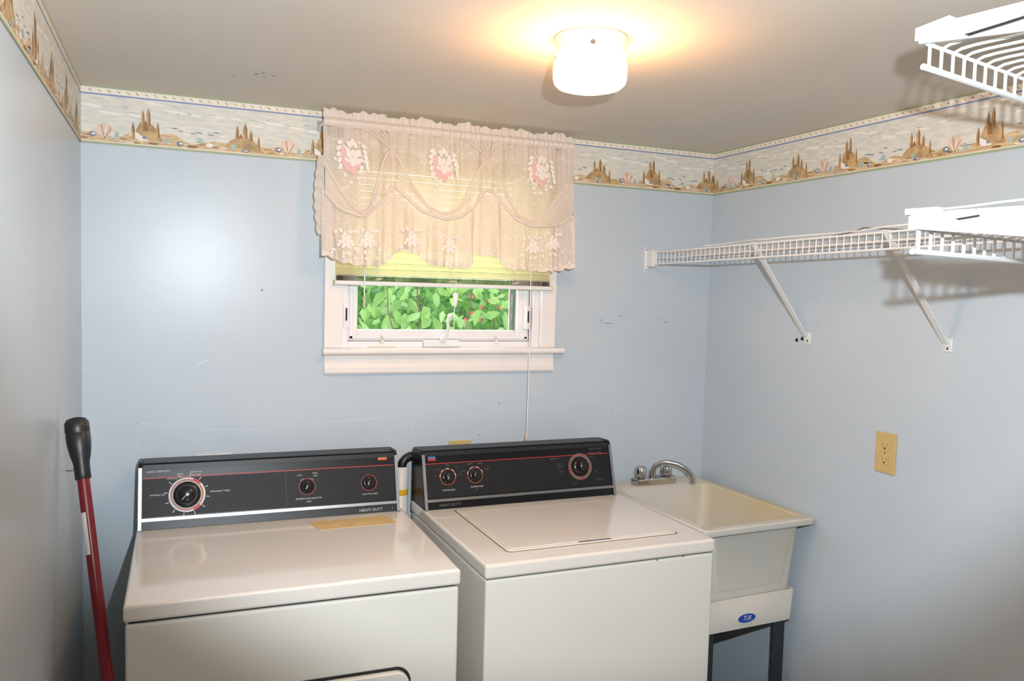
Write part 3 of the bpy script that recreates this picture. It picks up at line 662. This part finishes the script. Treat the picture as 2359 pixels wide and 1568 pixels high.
def console(T_, u0, u1, seam, mirror):
    prof = [(-.0, ZT), (-.0, ZT+.158), (-.008, ZT+.167), (-.070, ZT+.170), (-.080, ZT+.168), (-CV1, ZT+CH), (-CV0, ZT)]
    c = MB().prism(prof, 'x', u0+.006, u1-.006, 'black', .001).build('console', T_)
    # end caps
    for a, d in ((u0, 1), (u1, -1)):
        pe = [(.002, ZT), (.002, ZT+.160), (-.008, ZT+.171), (-.072, ZT+.174), (-.084, ZT+.171), (-CV1-.004, ZT+CH), (-CV0-.005, ZT)]
        e = MB().prism(pe, 'x', a, a+d*.010, 'black', .0008).build('end_cap', c)
        q = MB(); lo, hi = (a, a+d*.010) if d > 0 else (a+d*.010, a)
        slab(q, lo+.0005, hi-.0005, .0, 1.0, .0035, .0075, 'alu'); q.build('metal_edge', e, label='grey metal strip')
    q = MB(); a, e = u0+.011, u1-.011
    slab(q, a, e, .97, 1.045, .0005, .003, 'capgray')
    q.box((a, -.078, ZT+.1685), (e, -.010, ZT+.1715), 'capgray', .001)
    q.build('top_cap', c)
    q = MB(); slab(q, a, e, .205, .815, .0, .0014, 'panel'); quad(q, seam-.0006, seam+.0006, .205, .815, .0016, 'black'); q.build('control_panel', c)
    q = MB(); slab(q, a-.004, e+.004, .135, .185, .0, .006, 'chrome'); q.build('chrome_strip', c)
    q = MB(); slab(q, a, e, .005, .125, .0, .002, 'capgray' if not mirror else 'black'); q.build('kick_strip', c)
    q = MB(); quad(q, a, e, .822, .836, .0015, 'red'); q.build('red_line', c)
    return c
def knob(T_, u, s, r, h, col='knob', name='knob', skirt=None, pointer=True):
    q = MB(); c = fp(u, s, .002)
    if skirt: q.lathe([(skirt*.7, 0), (skirt, .001), (skirt*.97, .004), (r*1.05, .006)], c, 'knob', axis=fn, n=40)
    q.lathe([(r*1.02, 0), (r, .003), (r*.93, h-.003), (r*.86, h), (.001, h)], c, col, axis=fn, n=36, ripple=.012, rn=18)
    k = q.build(name, T_)
    if pointer:
        g = MB(); tick(g, u, s, .2*r, .8*r, -2.4, .0008, 'print', h+.0026); g.build('pointer', k)
    return k

# ================================================================ DRYER
dr = thing('clothes_dryer', 'white clothes dryer with wide black console and tan tape on top, left machine', 'dryer', (.1444, -.0325, 0), -.0122)
DW, DD = .737, .680
MB().box((.004, -DD+.003, .02), (DW-.004, 0, ZT-.043), 'enamel', .006, 3).build('cabinet', dr)
MB().box((.010, -DD+.012, ZT-.046), (DW-.010, -.004, ZT-.034), 'gap').build('shadow_gap', dr)
q = MB(); q.box((0, -DD, ZT-.038), (DW, -.0, ZT), 'enamel_top', .007, 4); q.build('top_panel', dr)
# door with rounded corners
def rrect(x0, x1, z0, z1, r, n=8):
    P = []
    for cx, cz, a in ((x1-r, z1-r, 0), (x0+r, z1-r, PI/2), (x0+r, z0+r, PI), (x1-r, z0+r, 1.5*PI)):
        for i in range(n+1): P.append((cx+r*math.cos(a+PI/2*i/n), cz+r*math.sin(a+PI/2*i/n)))
    return P
q = MB(); q.prism(rrect(.122, .616, .25, .696, .036), 'y', -DD+.004, -DD-.0015, 'gap'); q.build('door_gap', dr)  # dark slab painted as the shaded gap line round the door
d_ = MB().prism(rrect(.128, .610, .256, .690, .032), 'y', -DD+.003, -DD-.016, 'enamel', .004, 3).build('door', dr)
MB().box((.34, -DD-.019, .60), (.40, -DD-.014, .615), 'enamel', .002).build('door_pull', d_)
for x in (.05, DW-.05):
    for y in (-.05, -DD+.05): MB().lathe([(.02, 0), (.02, .008), (.012, .010), (.012, .025)], (x, y, 0), 'rubber', n=16).build('foot', dr)
c = console(dr, .003, .722, .392, False)
du, ds = .1265, .53
q = MB()
ring(q, du, ds, .0425, .0475, .0018, 'ringgrey'); ring(q, du, ds, .0395, .042, .0018, 'redorange'); ring(q, du, ds, .0425, .0478, .0024, 'red', .35, .85); ring(q, du, ds, .0425, .0478, .0024, 'print', .9, 2.3)
ring(q, du, ds, .0425, .0478, .0024, 'red', 2.3, 2.75); ring(q, du, ds, .036, .0385, .0018, 'ringgrey')
for k in range(12): tick(q, du, ds, .050, .059, .15+k*PI/6, .0009, 'print')
dial = q.build('timer_dial', c, label='chrome ringed timer dial')
knob(dial, du, ds, .0245, .026, skirt=.036)
for (u, s) in ((.4515, .535), (.6325, .535)):
    q = MB(); ring(q, u, s, .0225, .0240, .0018, 'red'); g = q.build('knob_ring', c); knob(g, u, s, .0135, .018, skirt=.0195)
q = MB()
put_text(c, 'LARGE CAPACITY', .052, .93, .0075, 'print'); put_text(c, 'NORMAL DRY', .052, .55, .0062, 'print'); put_text(c, 'PERMANENT PRESS', .212, .555, .0062, 'print')
put_text(c, 'COTTONS', .088, .80, .006, 'print'); put_text(c, 'TIMED', .108, .87, .006, 'print'); put_text(c, 'DRY', .112, .82, .0055, 'print'); put_text(c, 'KNITS OFF', .150, .895, .0062, 'print'); put_text(c, 'AIR FLUFF', .150, .845, .0055, 'print')
put_text(c, 'TEMPERATURE SELECTOR', .4545, .33, .0066, 'print'); put_text(c, 'START', .4545, .275, .0055, 'print'); put_text(c, 'LOW', .430, .735, .0060, 'print'); put_text(c, 'HIGH', .474, .76, .0060, 'print'); put_text(c, 'HEAT', .476, .715, .0055, 'print')
for t in (-.6, .6): q = MB(); tick(q, .4515, .535, .0255, .0262, t, .006, 'print'); q.build('tick_mark', c)
put_text(c, 'PUSH TO START', .634, .335, .0064, 'print'); put_text(c, 'HEAVY DUTY', .634, .055, .0115, 'print', .0028)
q = MB(); quad(q, .663, .690, .925, .965, .002, 'redorange'); quad(q, .663, .690, .965, .985, .002, 'print'); q.build('badge', c, label='small orange and white badge')
q = MB(); q.lathe([(.001, 0), (.0028, 0), (.002, .0015), (.001, .0018)], fp(.700, .065, .002), 'chrome', axis=fn, n=12); q.build('screw', c)
# scratches on top
for x, y, a in ((.30, -.235, .5), (.36, -.205, .7), (.335, -.265, .6), (.385, -.262, .6), (.13, -.38, .4), (.25, -.20, .4)):
    q = MB(); d = Vector((math.cos(a), math.sin(a), 0))*.006; n = Vector((-d.y, d.x, 0))*.12; P = Vector((x, y, ZT+.0004)); q.add([P-d-n, P+d, P-d+n], [[0, 1, 2]], M['scuff']); q.build('scratch', bpy.data.objects['top_panel'])
tp = thing('tape_strip', 'strip of tan masking tape stuck on the dryer top below the console', 'tape', (.60, -.26, ZT))
MB((.60, -.26, ZT)).prism([(.590, -.222), (.812, -.216), (.826, -.292), (.816, -.300), (.72, -.300), (.604, -.306)], 'z', ZT+.0002, ZT+.0012, 'paper').build('tape', tp)

# ================================================================ WASHER
wa = thing('washing_machine', 'white top-loading washing machine with black console, right machine beside the sink', 'washer', (.932, -.063, 0), .0093)
WW, WD = .686, .652
MB().box((.003, -WD+.003, .02), (WW-.003, 0, ZT-.040), 'enamel', .006, 3).build('cabinet', wa)
MB().box((.008, -WD+.010, ZT-.043), (WW-.008, -.004, ZT-.033), 'gap').build('shadow_gap', wa)
tpw = MB().box((0, -WD, ZT-.037), (WW, 0, ZT), 'enamel_top', .008, 4).build('top_panel', wa)
lx0, lx1, ly0, ly1 = .092, .612, -.575, -.158
q = MB(); q.prism(rrect(lx0-.004, lx1+.004, ly0-.004, ly1+.004, .016), 'z', ZT-.002, ZT+.0006, 'tandark'); q.build('lid_gap', wa)
lid = MB().prism(rrect(lx0, lx1, ly0, ly1, .014), 'z', ZT-.002, ZT+.0035, 'enamel_top', .0022, 3).build('lid', wa)
MB().prism(rrect(lx0+.012, lx1-.012, ly0+.012, ly1-.012, .012), 'z', ZT+.003, ZT+.0048, 'enamel_top', .0008, 2).build('lid_panel', lid)
MB().box((.30, ly0+.004, ZT+.0036), (.40, ly0+.010, ZT+.0056), 'alu', .0006).build('lid_label', lid, label='small grey strip at lid front')
for x, z in ((.245, -.045), (.33, -.044)):
    q = MB(); q.lathe([(.0005, 0), (.0025, 0), (.0015, .0006)], (x+.25, -WD-.0005, ZT+z+.006), 'scuff', axis=(0, -1, 0), n=7); q.build('chip', tpw)
for x in (.05, WW-.05):
    for y in (-.05, -WD+.05): MB().lathe([(.02, 0), (.02, .008), (.012, .010), (.012, .025)], (x, y, 0), 'rubber', n=16).build('foot', wa)
c = console(wa, .003, .668, .233, True)
for i, (u, s) in enumerate(((.084, .575), (.174, .575))):
    q = MB(); ring(q, u, s, .0235, .0250, .0018, 'redorange')
    for t in ((-1.35, -.75, 0, .75, 1.35) if i == 0 else (-1.25, -.45, .35, 1.15)): ring(q, u, s, .0248, .0268, .002, 'print', t-.2, t+.2, 96)
    g = q.build('knob_ring', c); knob(g, u, s, .0145, .020, skirt=.0205, pointer=(i == 0))
du, ds = .545, .60
q = MB(); ring(q, du, ds, .0385, .0430, .0018, 'chrome'); ring(q, du, ds, .0355, .0372, .0018, 'redorange'); ring(q, du, ds, .033, .035, .0018, 'chrome')
for t in (.25, 1.75, 3.1, 4.4): ring(q, du, ds, .038, .0438, .0024, 'red', t-.08, t+.08, 96)
dial = q.build('timer_dial', c, label='large timer dial with chrome ring')
q = MB(); q.lathe([(.030, 0), (.029, .006), (.018, .010), (.001, .011)], fp(du, ds, .002), 'knob', axis=fn, n=40); q.build('dial_skirt', dial)
knob(dial, du, ds, .0185, .034, pointer=False)
q = MB()
for t, u, s in (('EX', .045, .60), ('LOW', .052, .72), ('MED', .084, .79), ('HI', .112, .755), ('EX', .125, .61)): put_text(c, t, u, s, .0055, 'printdim')
for t, u, s in (('HOT', .137, .66), ('WARM', .158, .785), ('WARM', .192, .785), ('COLD', .215, .67)): put_text(c, t, u, s, .0055, 'printdim')
put_text(c, 'WATER LEVEL', .084, .335, .0066, 'print'); put_text(c, 'TEMPERATURE', .176, .36, .0066, 'print'); put_text(c, 'C/C', .176, .31, .0055, 'printdim')
put_text(c, 'HEAVY DUTY', .084, .068, .0115, 'printdim', .0028)
put_text(c, 'LARGE CAPACITY', .61, .93, .0066, 'printdim'); put_text(c, 'PERMANENT PRESS', .605, .85, .006, 'printdim'); put_text(c, 'REGULAR', .45, .78, .006, 'printdim')
for t, u, s in (('HEAVY 14', .470, .67), ('NORMAL', .472, .62), ('LIGHT', .472, .52), ('KNIT', .592, .78), ('OFF', .60, .49), ('DELICATE', .612, .33), ('SOAK', .52, .275)): put_text(c, t, u, s, .0055, 'printdim')
q = MB(); quad(q, .024, .048, .885, .925, .002, 'red'); quad(q, .024, .048, .925, .965, .002, 'blueprint'); q.build('badge', c, label='small red and blue badge')

# ================================================================ between / behind machines
pp = thing('drain_standpipe', 'white plastic standpipe with yellow tape band between dryer and washer', 'pipe', (.903, -.045, 0))
MB(pp.location).lathe([(.0225, 0), (.0225, 1.018), (.0195, 1.020), (.0195, .99), (.001, .99)], (.903, -.045, 0), 'pvc', n=28).build('pipe', pp)
MB(pp.location).lathe([(.0229, .930), (.0232, .931), (.0232, .948), (.0229, .949)], (.903, -.045, 0), 'yellow', n=28).build('tape_band', pp)
hs = thing('drain_hose', 'black ribbed drain hose curving out of the standpipe behind the washer', 'hose', (.9, -.045, 1.0))
P = [(.904, -.045, .985), (.904, -.045, 1.015), (.908, -.045, 1.032), (.918, -.044, 1.044), (.934, -.042, 1.050), (.950, -.038, 1.049), (.964, -.034, 1.040), (.972, -.032, 1.02), (.974, -.030, .98), (.974, -.030, .80), (.974, -.028, .55)]
Q = []
for a, d in zip(P, P[1:]):
    for k in range(4): Q.append(Vector(a).lerp(Vector(d), k/4))
MB(hs.location).tube(Q, .013, 'rubber', 14, rs=[.0135+.0012*(i % 2) for i in range(len(Q))]).build('hose', hs)

def wall_outlet(name, label, x, z, m, w=.070, h=.115, horizontal=False, right=False, y=0):
    loc = (W, y, z) if right else (x, 0, z)
    t = thing(name, label, 'outlet', loc)
    def tr(mb):
        if right: mb.v = [Vector((v.y, -v.x, v.z)) for v in mb.v]
        return mb
    tr(MB().box((-w/2, -.006, -h/2), (w/2, 0, h/2), m, .0025)).build('cover_plate', t)
    if not horizontal:
        for dz in (-.020, .020):
            q = MB(); q.prism([(p[0], p[1]+dz) for p in rrect(-.0165, .0165, -.0135, .0135, .010, 5)], 'y', -.0055, -.0078, m)
            rc = tr(q).build('receptacle', t)
            q = MB(); q.box((-.008, -.0081, dz-.001), (-.0062, -.0076, dz+.007), 'tandark'); q.box((.0062, -.0081, dz-.001), (.008, -.0076, dz+.006), 'tandark')
            q.lathe([(.0027, 0), (.0027, .0004)], (0, -.0077, dz-.007), 'gap', axis=(0, -1, 0), n=12)
            tr(q).build('slots', rc)
        q = MB(); q.lathe([(.0028, 0), (.0022, .0012)], (0, -.006, 0), 'tandark', axis=(0, -1, 0), n=12); tr(q).build('screw', t)
    return t
wall_outlet('wall_outlet', 'almond duplex wall outlet alone on the right wall', W, 1.160, 'tan', right=True, y=-.853)
wall_outlet('wall_outlet', 'tan outlet plate peeking above the washer console on the back wall', 1.113, 1.040, 'tan', w=.078, h=.09, horizontal=True)
wall_outlet('wall_outlet', 'white outlet plate half hidden behind the dryer console', .345, 1.038, 'paperwhite', w=.10, h=.085, horizontal=True)

# ================================================================ UTILITY SINK
SA = math.radians(2.5)
sk = thing('utility_sink', 'cream plastic laundry tub sink with yellow stains on dark legs, right of the washer', 'sink', (1.6235, -.0235, 0), SA)
SWd, SDp, RZ = .427, .605, .908
def loop(x0, x1, y0, y1, z, r, n=5):
    return [Vector((p[0], p[1], z)) for p in rrect(x0, x1, y0, y1, r, n)]
def skin(mb, loops, m, close=True):
    vs = [v for l in loops for v in l]; n = len(loops[0]); fs = []
    for i in range(len(loops)-1):
        for j in range(n): fs.append([i*n+j, i*n+(j+1) % n, (i+1)*n+(j+1) % n, (i+1)*n+j])
    if close: fs.append([(len(loops)-1)*n+j for j in range(n)])
    mb.add(vs, fs, m if not isinstance(m, str) else M[m], True)
q = MB()
L = [loop(.034, SWd-.034, -SDp+.055, -.050, .668, .03), loop(.020, SWd-.022, -SDp+.036, -.030, RZ-.028, .03),
     loop(.018, SWd-.020, -SDp+.034, -.028, RZ-.024, .03), loop(.003, SWd-.003, -SDp+.002, -.002, RZ-.020, .012), loop(0, SWd, -SDp, 0, RZ-.017, .014), loop(0, SWd, -SDp, 0, RZ-.003, .014),
     loop(.003, SWd-.003, -SDp+.003, -.003, RZ, .012), loop(.025, SWd-.025, -SDp+.025, -.098, RZ, .035), loop(.029, SWd-.029, -SDp+.029, -.103, RZ-.004, .035),
     loop(.045, SWd-.045, -SDp+.050, -.115, .70, .05), loop(.06, SWd-.06, -SDp+.07, -.13, .685, .05)]
skin(q, L, 'tub'); q.add(L[0], [list(range(len(L[0])))[::-1]], M['tub']); q.build('basin', sk)
q = MB()
skin(q, [loop(.028, SWd-.032, -SDp+.046, -.045, .575, .018), loop(.024, SWd-.028, -SDp+.040, -.040, .674, .02), loop(.034, SWd-.038, -SDp+.05, -.05, .674, .02), loop(.034, SWd-.038, -SDp+.056, -.055, .577, .018)], 'tub', False)
ap = q.build('leg_frame', sk, label='white band under the basin')
for x in (.048, SWd-.098):
    for y in (-SDp+.060, -.11):
        MB().prism([(x, y), (x+.048, y), (x+.048, y+.05), (x+.043, y+.05), (x+.043, y+.005), (x, y+.005)], 'z', 0, .60, 'legdark').build('leg', sk)
# oval sticker
q = MB(); sx, sz = .205, .607; yy = -SDp+.0425
n = 36
def ov(a, c, y): return [(sx+a*math.cos(2*PI*i/n), y, sz+c*math.sin(2*PI*i/n)) for i in range(n)]
q.add(ov(.036, .0155, yy-.0008), [list(range(n))], M['paperwhite']); q.add(ov(.034, .0138, yy-.0012), [list(range(n))], M['stickerblue'])
vs, fs = text_mesh('TUB', .021, .25); q.add([(sx+v.x*.8, yy-.0016, sz+v.y) for v in vs], fs, M['paperwhite'])
q.build('oval_sticker', sk, label='blue oval sticker')
MB().tube([(SWd/2, -SDp/2, .69), (SWd/2, -SDp/2, .52), (SWd/2, -SDp/2+.02, .47), (SWd/2, -SDp/2+.12, .45), (SWd/2, -.02, .45)], .02, 'pvc', 14).build('drain_trap', sk)
fa = thing('sink_faucet', 'chrome two-handle faucet with curved spout on the back rim of the tub sink', 'faucet', (1.83, -.07, RZ), SA)
bd = MB().prism([(-.082, -.026), (.078, -.026), (.085, -.018), (.085, .016), (.078, .022), (-.082, .022), (-.088, .014), (-.088, -.018)], 'z', .0005, .024, 'faucet', .004, 3).build('faucet_body', fa)
for x in (-.058, .052):
    MB().lathe([(.012, .022), (.013, .026), (.0195, .030), (.0205, .040), (.0195, .062), (.016, .066), (.001, .067)], (x, -.002, 0), 'faucet', n=28, ripple=.05, rn=7).build('handle', fa)
sp = [Vector((-.010, -.004, .022)), Vector((-.012, -.006, .046)), Vector((-.006, -.012, .066)), Vector((.010, -.024, .079)), Vector((.032, -.040, .083)), Vector((.058, -.060, .078)), Vector((.080, -.078, .064)), Vector((.094, -.090, .046)), Vector((.099, -.095, .028)), Vector((.100, -.096, .016))]
MB().tube(sp, .008, 'faucet', 16, rs=[.014, .011, .0095, .009, .009, .009, .009, .0095, .010, .0115]).build('spout', fa)
sh = thing('supply_hose', 'thin grey hose running along the wall beneath the tub sink', 'hose', (1.9, -.02, .3))
MB(sh.location).tube([(1.66, -.035, .60), (1.70, -.045, .40), (1.78, -.045, .27), (1.88, -.04, .20), (1.97, -.035, .17), (2.03, -.03, .10)], .006, 'greyrubber', 10).build('hose', sh)

# ================================================================ RED POLE leaning at left
po = thing('broom_pole', 'dark red pole with black plastic grip leaning on the left wall beside the dryer', 'pole', (.211, -.957, 0))
def pole_pt(z):   # foot on floor, head against the left wall
    return Vector((.107-.138*(z-.755), -.70+.34*(z-.755), z))
a, c_ = pole_pt(.002), pole_pt(1.17)
MB(po.location).tube([a, c_], .0125, 'redpole', 20).build('pole', po)
ax = (pole_pt(1)-pole_pt(0)).normalized(); ez = pole_pt(1.152)
g = MB(po.location); g.lathe([(.0150, 0), (.0160, .002), (.0160, .024), (.0165, .036), (.0205, .052), (.0240, .075), (.0250, .098), (.0235, .101), (.0250, .104), (.0245, .125), (.020, .133), (.010, .1365), (.001, .137)], ez, 'rubber', axis=ax, n=28)
g.build('grip', po)
g = MB(po.location)
lx = ax.orthogonal().normalized(); ly = ax.cross(lx); vs = []
base = pole_pt(1.0); dirv = Vector((-.85, -.5, 0)); t0 = math.atan2(dirv.dot(ly), dirv.dot(lx))
for h in (0, .09):
    for i in range(9):
        t = t0-.9+1.8*i/8; vs.append(base+ax*h+(lx*math.cos(t)+ly*math.sin(t))*.0131)
g.add(vs, [[i, i+1, i+10, i+9] for i in range(8)], M['paperwhite'], True); g.build('label_sticker', po)
hk = thing('wall_hook', 'small metal hook on the left wall beside the black pole grip', 'hook', (0, -.37, 1.13))
MB(hk.location).tube([(.0, -.375, 1.132), (.012, -.375, 1.132), (.016, -.37, 1.133), (.016, -.362, 1.138)], .0018, 'chrome', 8).build('hook', hk)

# ================================================================ LONG WIRE SHELF on right wall
ws = thing('wire_shelf', 'long white wire shelf along the right wall above the sink', 'shelf', (W, -.04, 1.73))
def wsb(): return MB(ws.location)
SX = 1.818; Y0, Y1 = -.035, -1.44
def zl(y): return 1.733+(-y)*.018
f = wsb()
for dx, dz in ((0, 0), (.0, -.041)): f.tube([(SX+dx, Y0, zl(Y0)+dz), (SX+dx, Y1, zl(Y1)+dz)], .0030, 'wire', 8)
f.tube([(SX+.002, Y0, zl(Y0)-.022), (SX+.002, Y1, zl(Y1)-.022)], .0014, 'wire', 6)
k = 0; y = Y0-.004
while y > Y1:
    f.tube([(SX+.0025, y, zl(y)-.041), (SX+.0025, y, zl(y)+.002)], .0013, 'wire', 5); y -= .0245
f.build('front_lip', ws)
f = wsb(); y = Y0-.004
while y > Y1:
    f.tube([(SX, y, zl(y)+.0028), (W-.012, y, zl(y)-.004), (W-.005, y, zl(y)-.012)], .0013, 'wire', 5); y -= .0245
for xx in (SX+.13, W-.008): f.tube([(xx, Y0, zl(Y0)-.006), (xx, Y1, zl(Y1)-.006)], .0028, 'wire', 6)
f.build('deck_wires', ws)
f = wsb(); f.box((1.798, -.003, 1.664), (1.812, 0, 1.752), 'plastic', .001); f.box((1.806, -.040, 1.684), (1.830, -.001, 1.742), 'plastic', .002)
eb = f.build('end_bracket', ws)
for z in (1.671, 1.745): f = wsb(); f.lathe([(.003, 0), (.002, .0015)], (1.805, -.003, z), 'alu', axis=(0, -1, 0), n=10); f.build('screw', eb)
for yt, (fy, fz) in ((-.574, (-.527, 1.462)), (-1.058, (-1.030, 1.477))):
    f = wsb(); A = Vector((SX-.004, yt, zl(yt)+.004)); B = Vector((W-.008, fy, fz))
    d = (B-A).normalized(); s_ = d.cross(Vector((0, 1, 0))).normalized(); e = d.cross(s_).normalized()
    vs = []
    for P_ in (A, B):
        w = .009 if P_ is A else .008
        for sx_, sy_ in ((-1, -1), (1, -1), (1, 1), (-1, 1)): vs.append(P_+e*w*sx_+s_*.0022*sy_)
    f.add(vs, [[0, 1, 2, 3], [4, 5, 6, 7], [0, 1, 5, 4], [1, 2, 6, 5], [2, 3, 7, 6], [3, 0, 4, 7]], M['wire'])
    br_ = f.build('brace', ws)
    f = wsb(); f.box((W-.004, fy-.013, fz-.018), (W, fy+.013, fz+.018), 'plastic', .001); f.box((W-.012, fy-.009, fz-.004), (W-.003, fy+.009, fz+.016), 'plastic', .001)
    f.lathe([(.003, 0), (.002, .0015)], (W-.004, fy, fz-.010), 'gap', axis=(-1, 0, 0), n=10); f.build('wall_foot', br_)
for i, (y, z) in enumerate(((-.476, 1.452), (-.500, 1.458))):
    t = thing('wall_anchor', ('dark screw hole left of the wire shelf brace foot, farther one', 'dark screw hole next to the wire shelf brace foot, nearer one')[i], 'wall anchor', (W, y, z))
    MB().lathe([(.0065, 0), (.0055, .002), (.001, .0022)], (0, 0, 0), 'gap', axis=(-1, 0, 0), n=9, ripple=.15, rn=3).build('anchor', t)
cb = thing('loose_cord', 'thin white cord lying on top of the long wire shelf', 'cord', (1.9, -.8, 1.75))
f = MB(cb.location); pts = []
for i in range(22):
    y = -.30-.048*i; pts.append((1.835+.02*math.sin(i*.7), y, zl(y)+.010+.004*abs(math.sin(i*.45))))
f.tube(pts, .0022, 'plastic', 6); f.build('cord', cb)
t = thing('loose_cord', 'thin dark cord poking up from the long wire shelf near its second brace', 'cord', (1.83, -.98, 1.76))
MB(t.location).tube([(1.85, -.85, zl(-.85)+.006), (1.84, -.93, zl(-.93)+.010), (1.835, -.97, zl(-.97)+.018), (1.84, -1.02, zl(-1.02)+.012), (1.85, -1.08, zl(-1.08)+.006)], .0014, 'greyrubber', 6).build('cord', t)

# ================================================================ TWO NEAR SHELVES
def near_shelf(label, zt, up_):
    o = Vector((1.140, -1.735, zt)); t = thing('wire_shelf', label, 'shelf', o)
    LN = (W-.004-o.x)/UX.x-.035; DP = .312
    def P(u, v, z): return UX*u+VX*v+Vector((0, 0, z))
    LH = .030
    f = MB(); f.tube([P(-.006, 0, -LH), P(LN, 0, -LH)], .0042, 'wire', 8); f.tube([P(.0, .001, 0), P(LN, .001, 0)], .0026, 'wire', 8)
    u = .006
    while u < LN: f.tube([P(u, .001, -LH), P(u, .001, .0)], .0024, 'wire', 6); u += .0298
    f.build('front_lip', t)
    f = MB(); u = .006
    while u < LN:
        f.tube([P(u, .001, .0), P(u, .012, .004), P(u, .03, .0052), P(u, DP, .0052)], .0020, 'wire', 6); u += .0298
    f.tube([P(0, DP*.5, .0025), P(LN, DP*.5, .0025)], .0028, 'wire', 6); f.tube([P(0, DP-.006, .0025), P(LN, DP-.006, .0025)], .0028, 'wire', 6)
    f.build('deck_wires', t)
    # tapered white bracket at the free end
    f = MB(); x0, x1 = -.009, -.004
    prof = [(-.006, .000), (-.006, .016), (.004, .021), (DP+.003, .021), (DP+.003, -.060), (.16, -.018)]
    vs = [P(x, v, z) for x in (x0, x1) for v, z in prof]; n = len(prof)
    f.add(vs, [list(range(n)), [n+i for i in range(n)][::-1]]+[[i, (i+1) % n, n+(i+1) % n, n+i] for i in range(n)], M['plastic'])
    B_ = f.build('end_bracket', t)
    f = MB(); x0, x1 = -.012, .012
    pr = [(-.010, .004 if up_ else .018), (-.010, .020 if up_ else .026), (.034, .026), (.034, .004 if up_ else .018)]
    vs = [P(x, v, z) for x in (x0, x1) for v, z in pr]; n = 4
    f.add(vs, [list(range(n)), [n+i for i in range(n)][::-1]]+[[i, (i+1) % n, n+(i+1) % n, n+i] for i in range(n)], M['wire']); f.build('end_cap', B_)
    if not up_:
        f = MB(); vs = [P(-.0095, v, z) for v, z in ((.055, .010), (.085, .0135), (.085, .0105), (.06, .0075))]; f.add(vs, [[0, 1, 2, 3]], M['gap']); f.build('slot', B_)
    return t, P
t1, P1 = near_shelf('nearer lower white wire shelf with tapered end bracket, brightly lit, right edge', 1.6845, False)
t2, P2 = near_shelf('upper white wire shelf close under the ceiling, top right corner', 1.925, True)
for (t_, P_, m, lb, r, zz) in ((t1, P1, 'plastic', 'thin white cord lying along the top of the lower near shelf', .0013, .0225), (t2, P2, 'rubber', 'thin black cord draped over the end bracket of the top shelf', .0020, .0)):
    o = t_.location; c0 = thing('loose_cord', lb, 'cord', o)
    if m == 'plastic': pts = [P_(-.006, .036, zz+.001), P_(-.007, .07, zz+.002), P_(-.006, .11, zz+.005), P_(-.004, .15, zz+.007), P_(.0, .26, zz+.003)]
    else: pts = [P_(.0, .045, .002), P_(-.0125, .06, -.004), P_(-.0125, .10, -.001), P_(-.0125, .18, .006), P_(-.0125, .26, .014), P_(-.010, .30, .023)]
    MB().tube(pts, r, m, 6).build('cord', c0)

# ================================================================ OUTSIDE
MB().box((-4, T+.02, -.2), (6, 7, -.1), 'ground').build('ground', kind='structure')
rl = random.Random(11)
def leafcloud(f, n, x0, x1, y0, y1, z0, z1, size, m):
    vs = []; fs = []
    for _ in range(n):
        p = Vector((rl.uniform(x0, x1), rl.uniform(y0, y1), rl.uniform(z0, z1)))
        L_ = size*rl.uniform(.6, 1.25); Wd = L_*.25
        d = Vector((rl.gauss(0, .8), rl.gauss(-.15, .5), rl.gauss(-.75, .5))).normalized()
        s = d.cross(Vector((rl.gauss(0, .5), rl.gauss(-1, .4), rl.gauss(.6, .4)))).normalized(); nn = d.cross(s)
        k = len(vs)
        vs += [p, p+d*L_*.3+s*Wd+nn*L_*.04, p+d*L_*.7+s*Wd*.7, p+d*L_-nn*L_*.08, p+d*L_*.7-s*Wd*.7, p+d*L_*.3-s*Wd+nn*L_*.04, p+d*L_*.45-nn*L_*.05]
        fs += [[k, k+1, k+6], [k+1, k+2, k+6], [k+2, k+3, k+6], [k+3, k+4, k+6], [k+4, k+5, k+6], [k+5, k, k+6]]
    f.add(vs, fs, M[m], True)
def shrub(label, x0, x1, y0, y1, z0, z1, n, size, m, stems, flowers=0):
    t = thing('garden_shrub', label, 'shrub', ((x0+x1)/2, (y0+y1)/2, -.1))
    f = MB(t.location); leafcloud(f, n, x0, x1, y0, y1, z0, z1, size, m); f.build('foliage', t)
    f = MB(t.location)
    for i in range(stems):
        x = rl.uniform(x0, x1); y = rl.uniform(y0, y1); pts = [Vector(((x0+x1)/2+(x-(x0+x1)/2)*k/6+rl.uniform(-.03, .03), y+rl.uniform(-.03, .03), -.1+(z1+.05)*k/6)) for k in range(7)]
        f.tube(pts, .008, 'bark', 6, rs=[.008-.0010*k for k in range(7)])
    f.build('branches', t)
    if flowers:
        f = MB(t.location)
        for i in range(flowers):
            c0 = Vector((rl.uniform(1.62, 1.95), y0-.02+rl.uniform(-.02, .05), rl.uniform(1.42, 1.56)))
            for k in range(5):
                a = k*2*PI/5; d = Vector((math.cos(a), -.3, math.sin(a)))*.011; e = Vector((-math.sin(a), 0, math.cos(a)))*.006
                f.add([c0, c0+d*.6+e, c0+d, c0+d*.6-e], [[0, 1, 2, 3]], M['flower'])
        f.build('blossoms', t, label='small red blossoms')
    return t
shrub('bright green leafy shrub right outside the window', .55, 2.25, .95, 1.35, .9, 1.85, 640, .085, 'leaf', 4)
shrub('darker green shrub with red blossoms behind, seen at right in the window', 1.2, 3.0, 1.45, 1.9, .8, 1.9, 2300, .065, 'leafmid', 5, 14)
shrub('dense dark hedge in the background outside the window', -.5, 4.2, 2.0, 2.7, -.1, 2.0, 5600, .09, 'leafdark', 10)
MB().box((-2.5, 3.0, -.1), (6, 3.1, 2.1), 'leafdark').build('wall_garden', kind='structure')
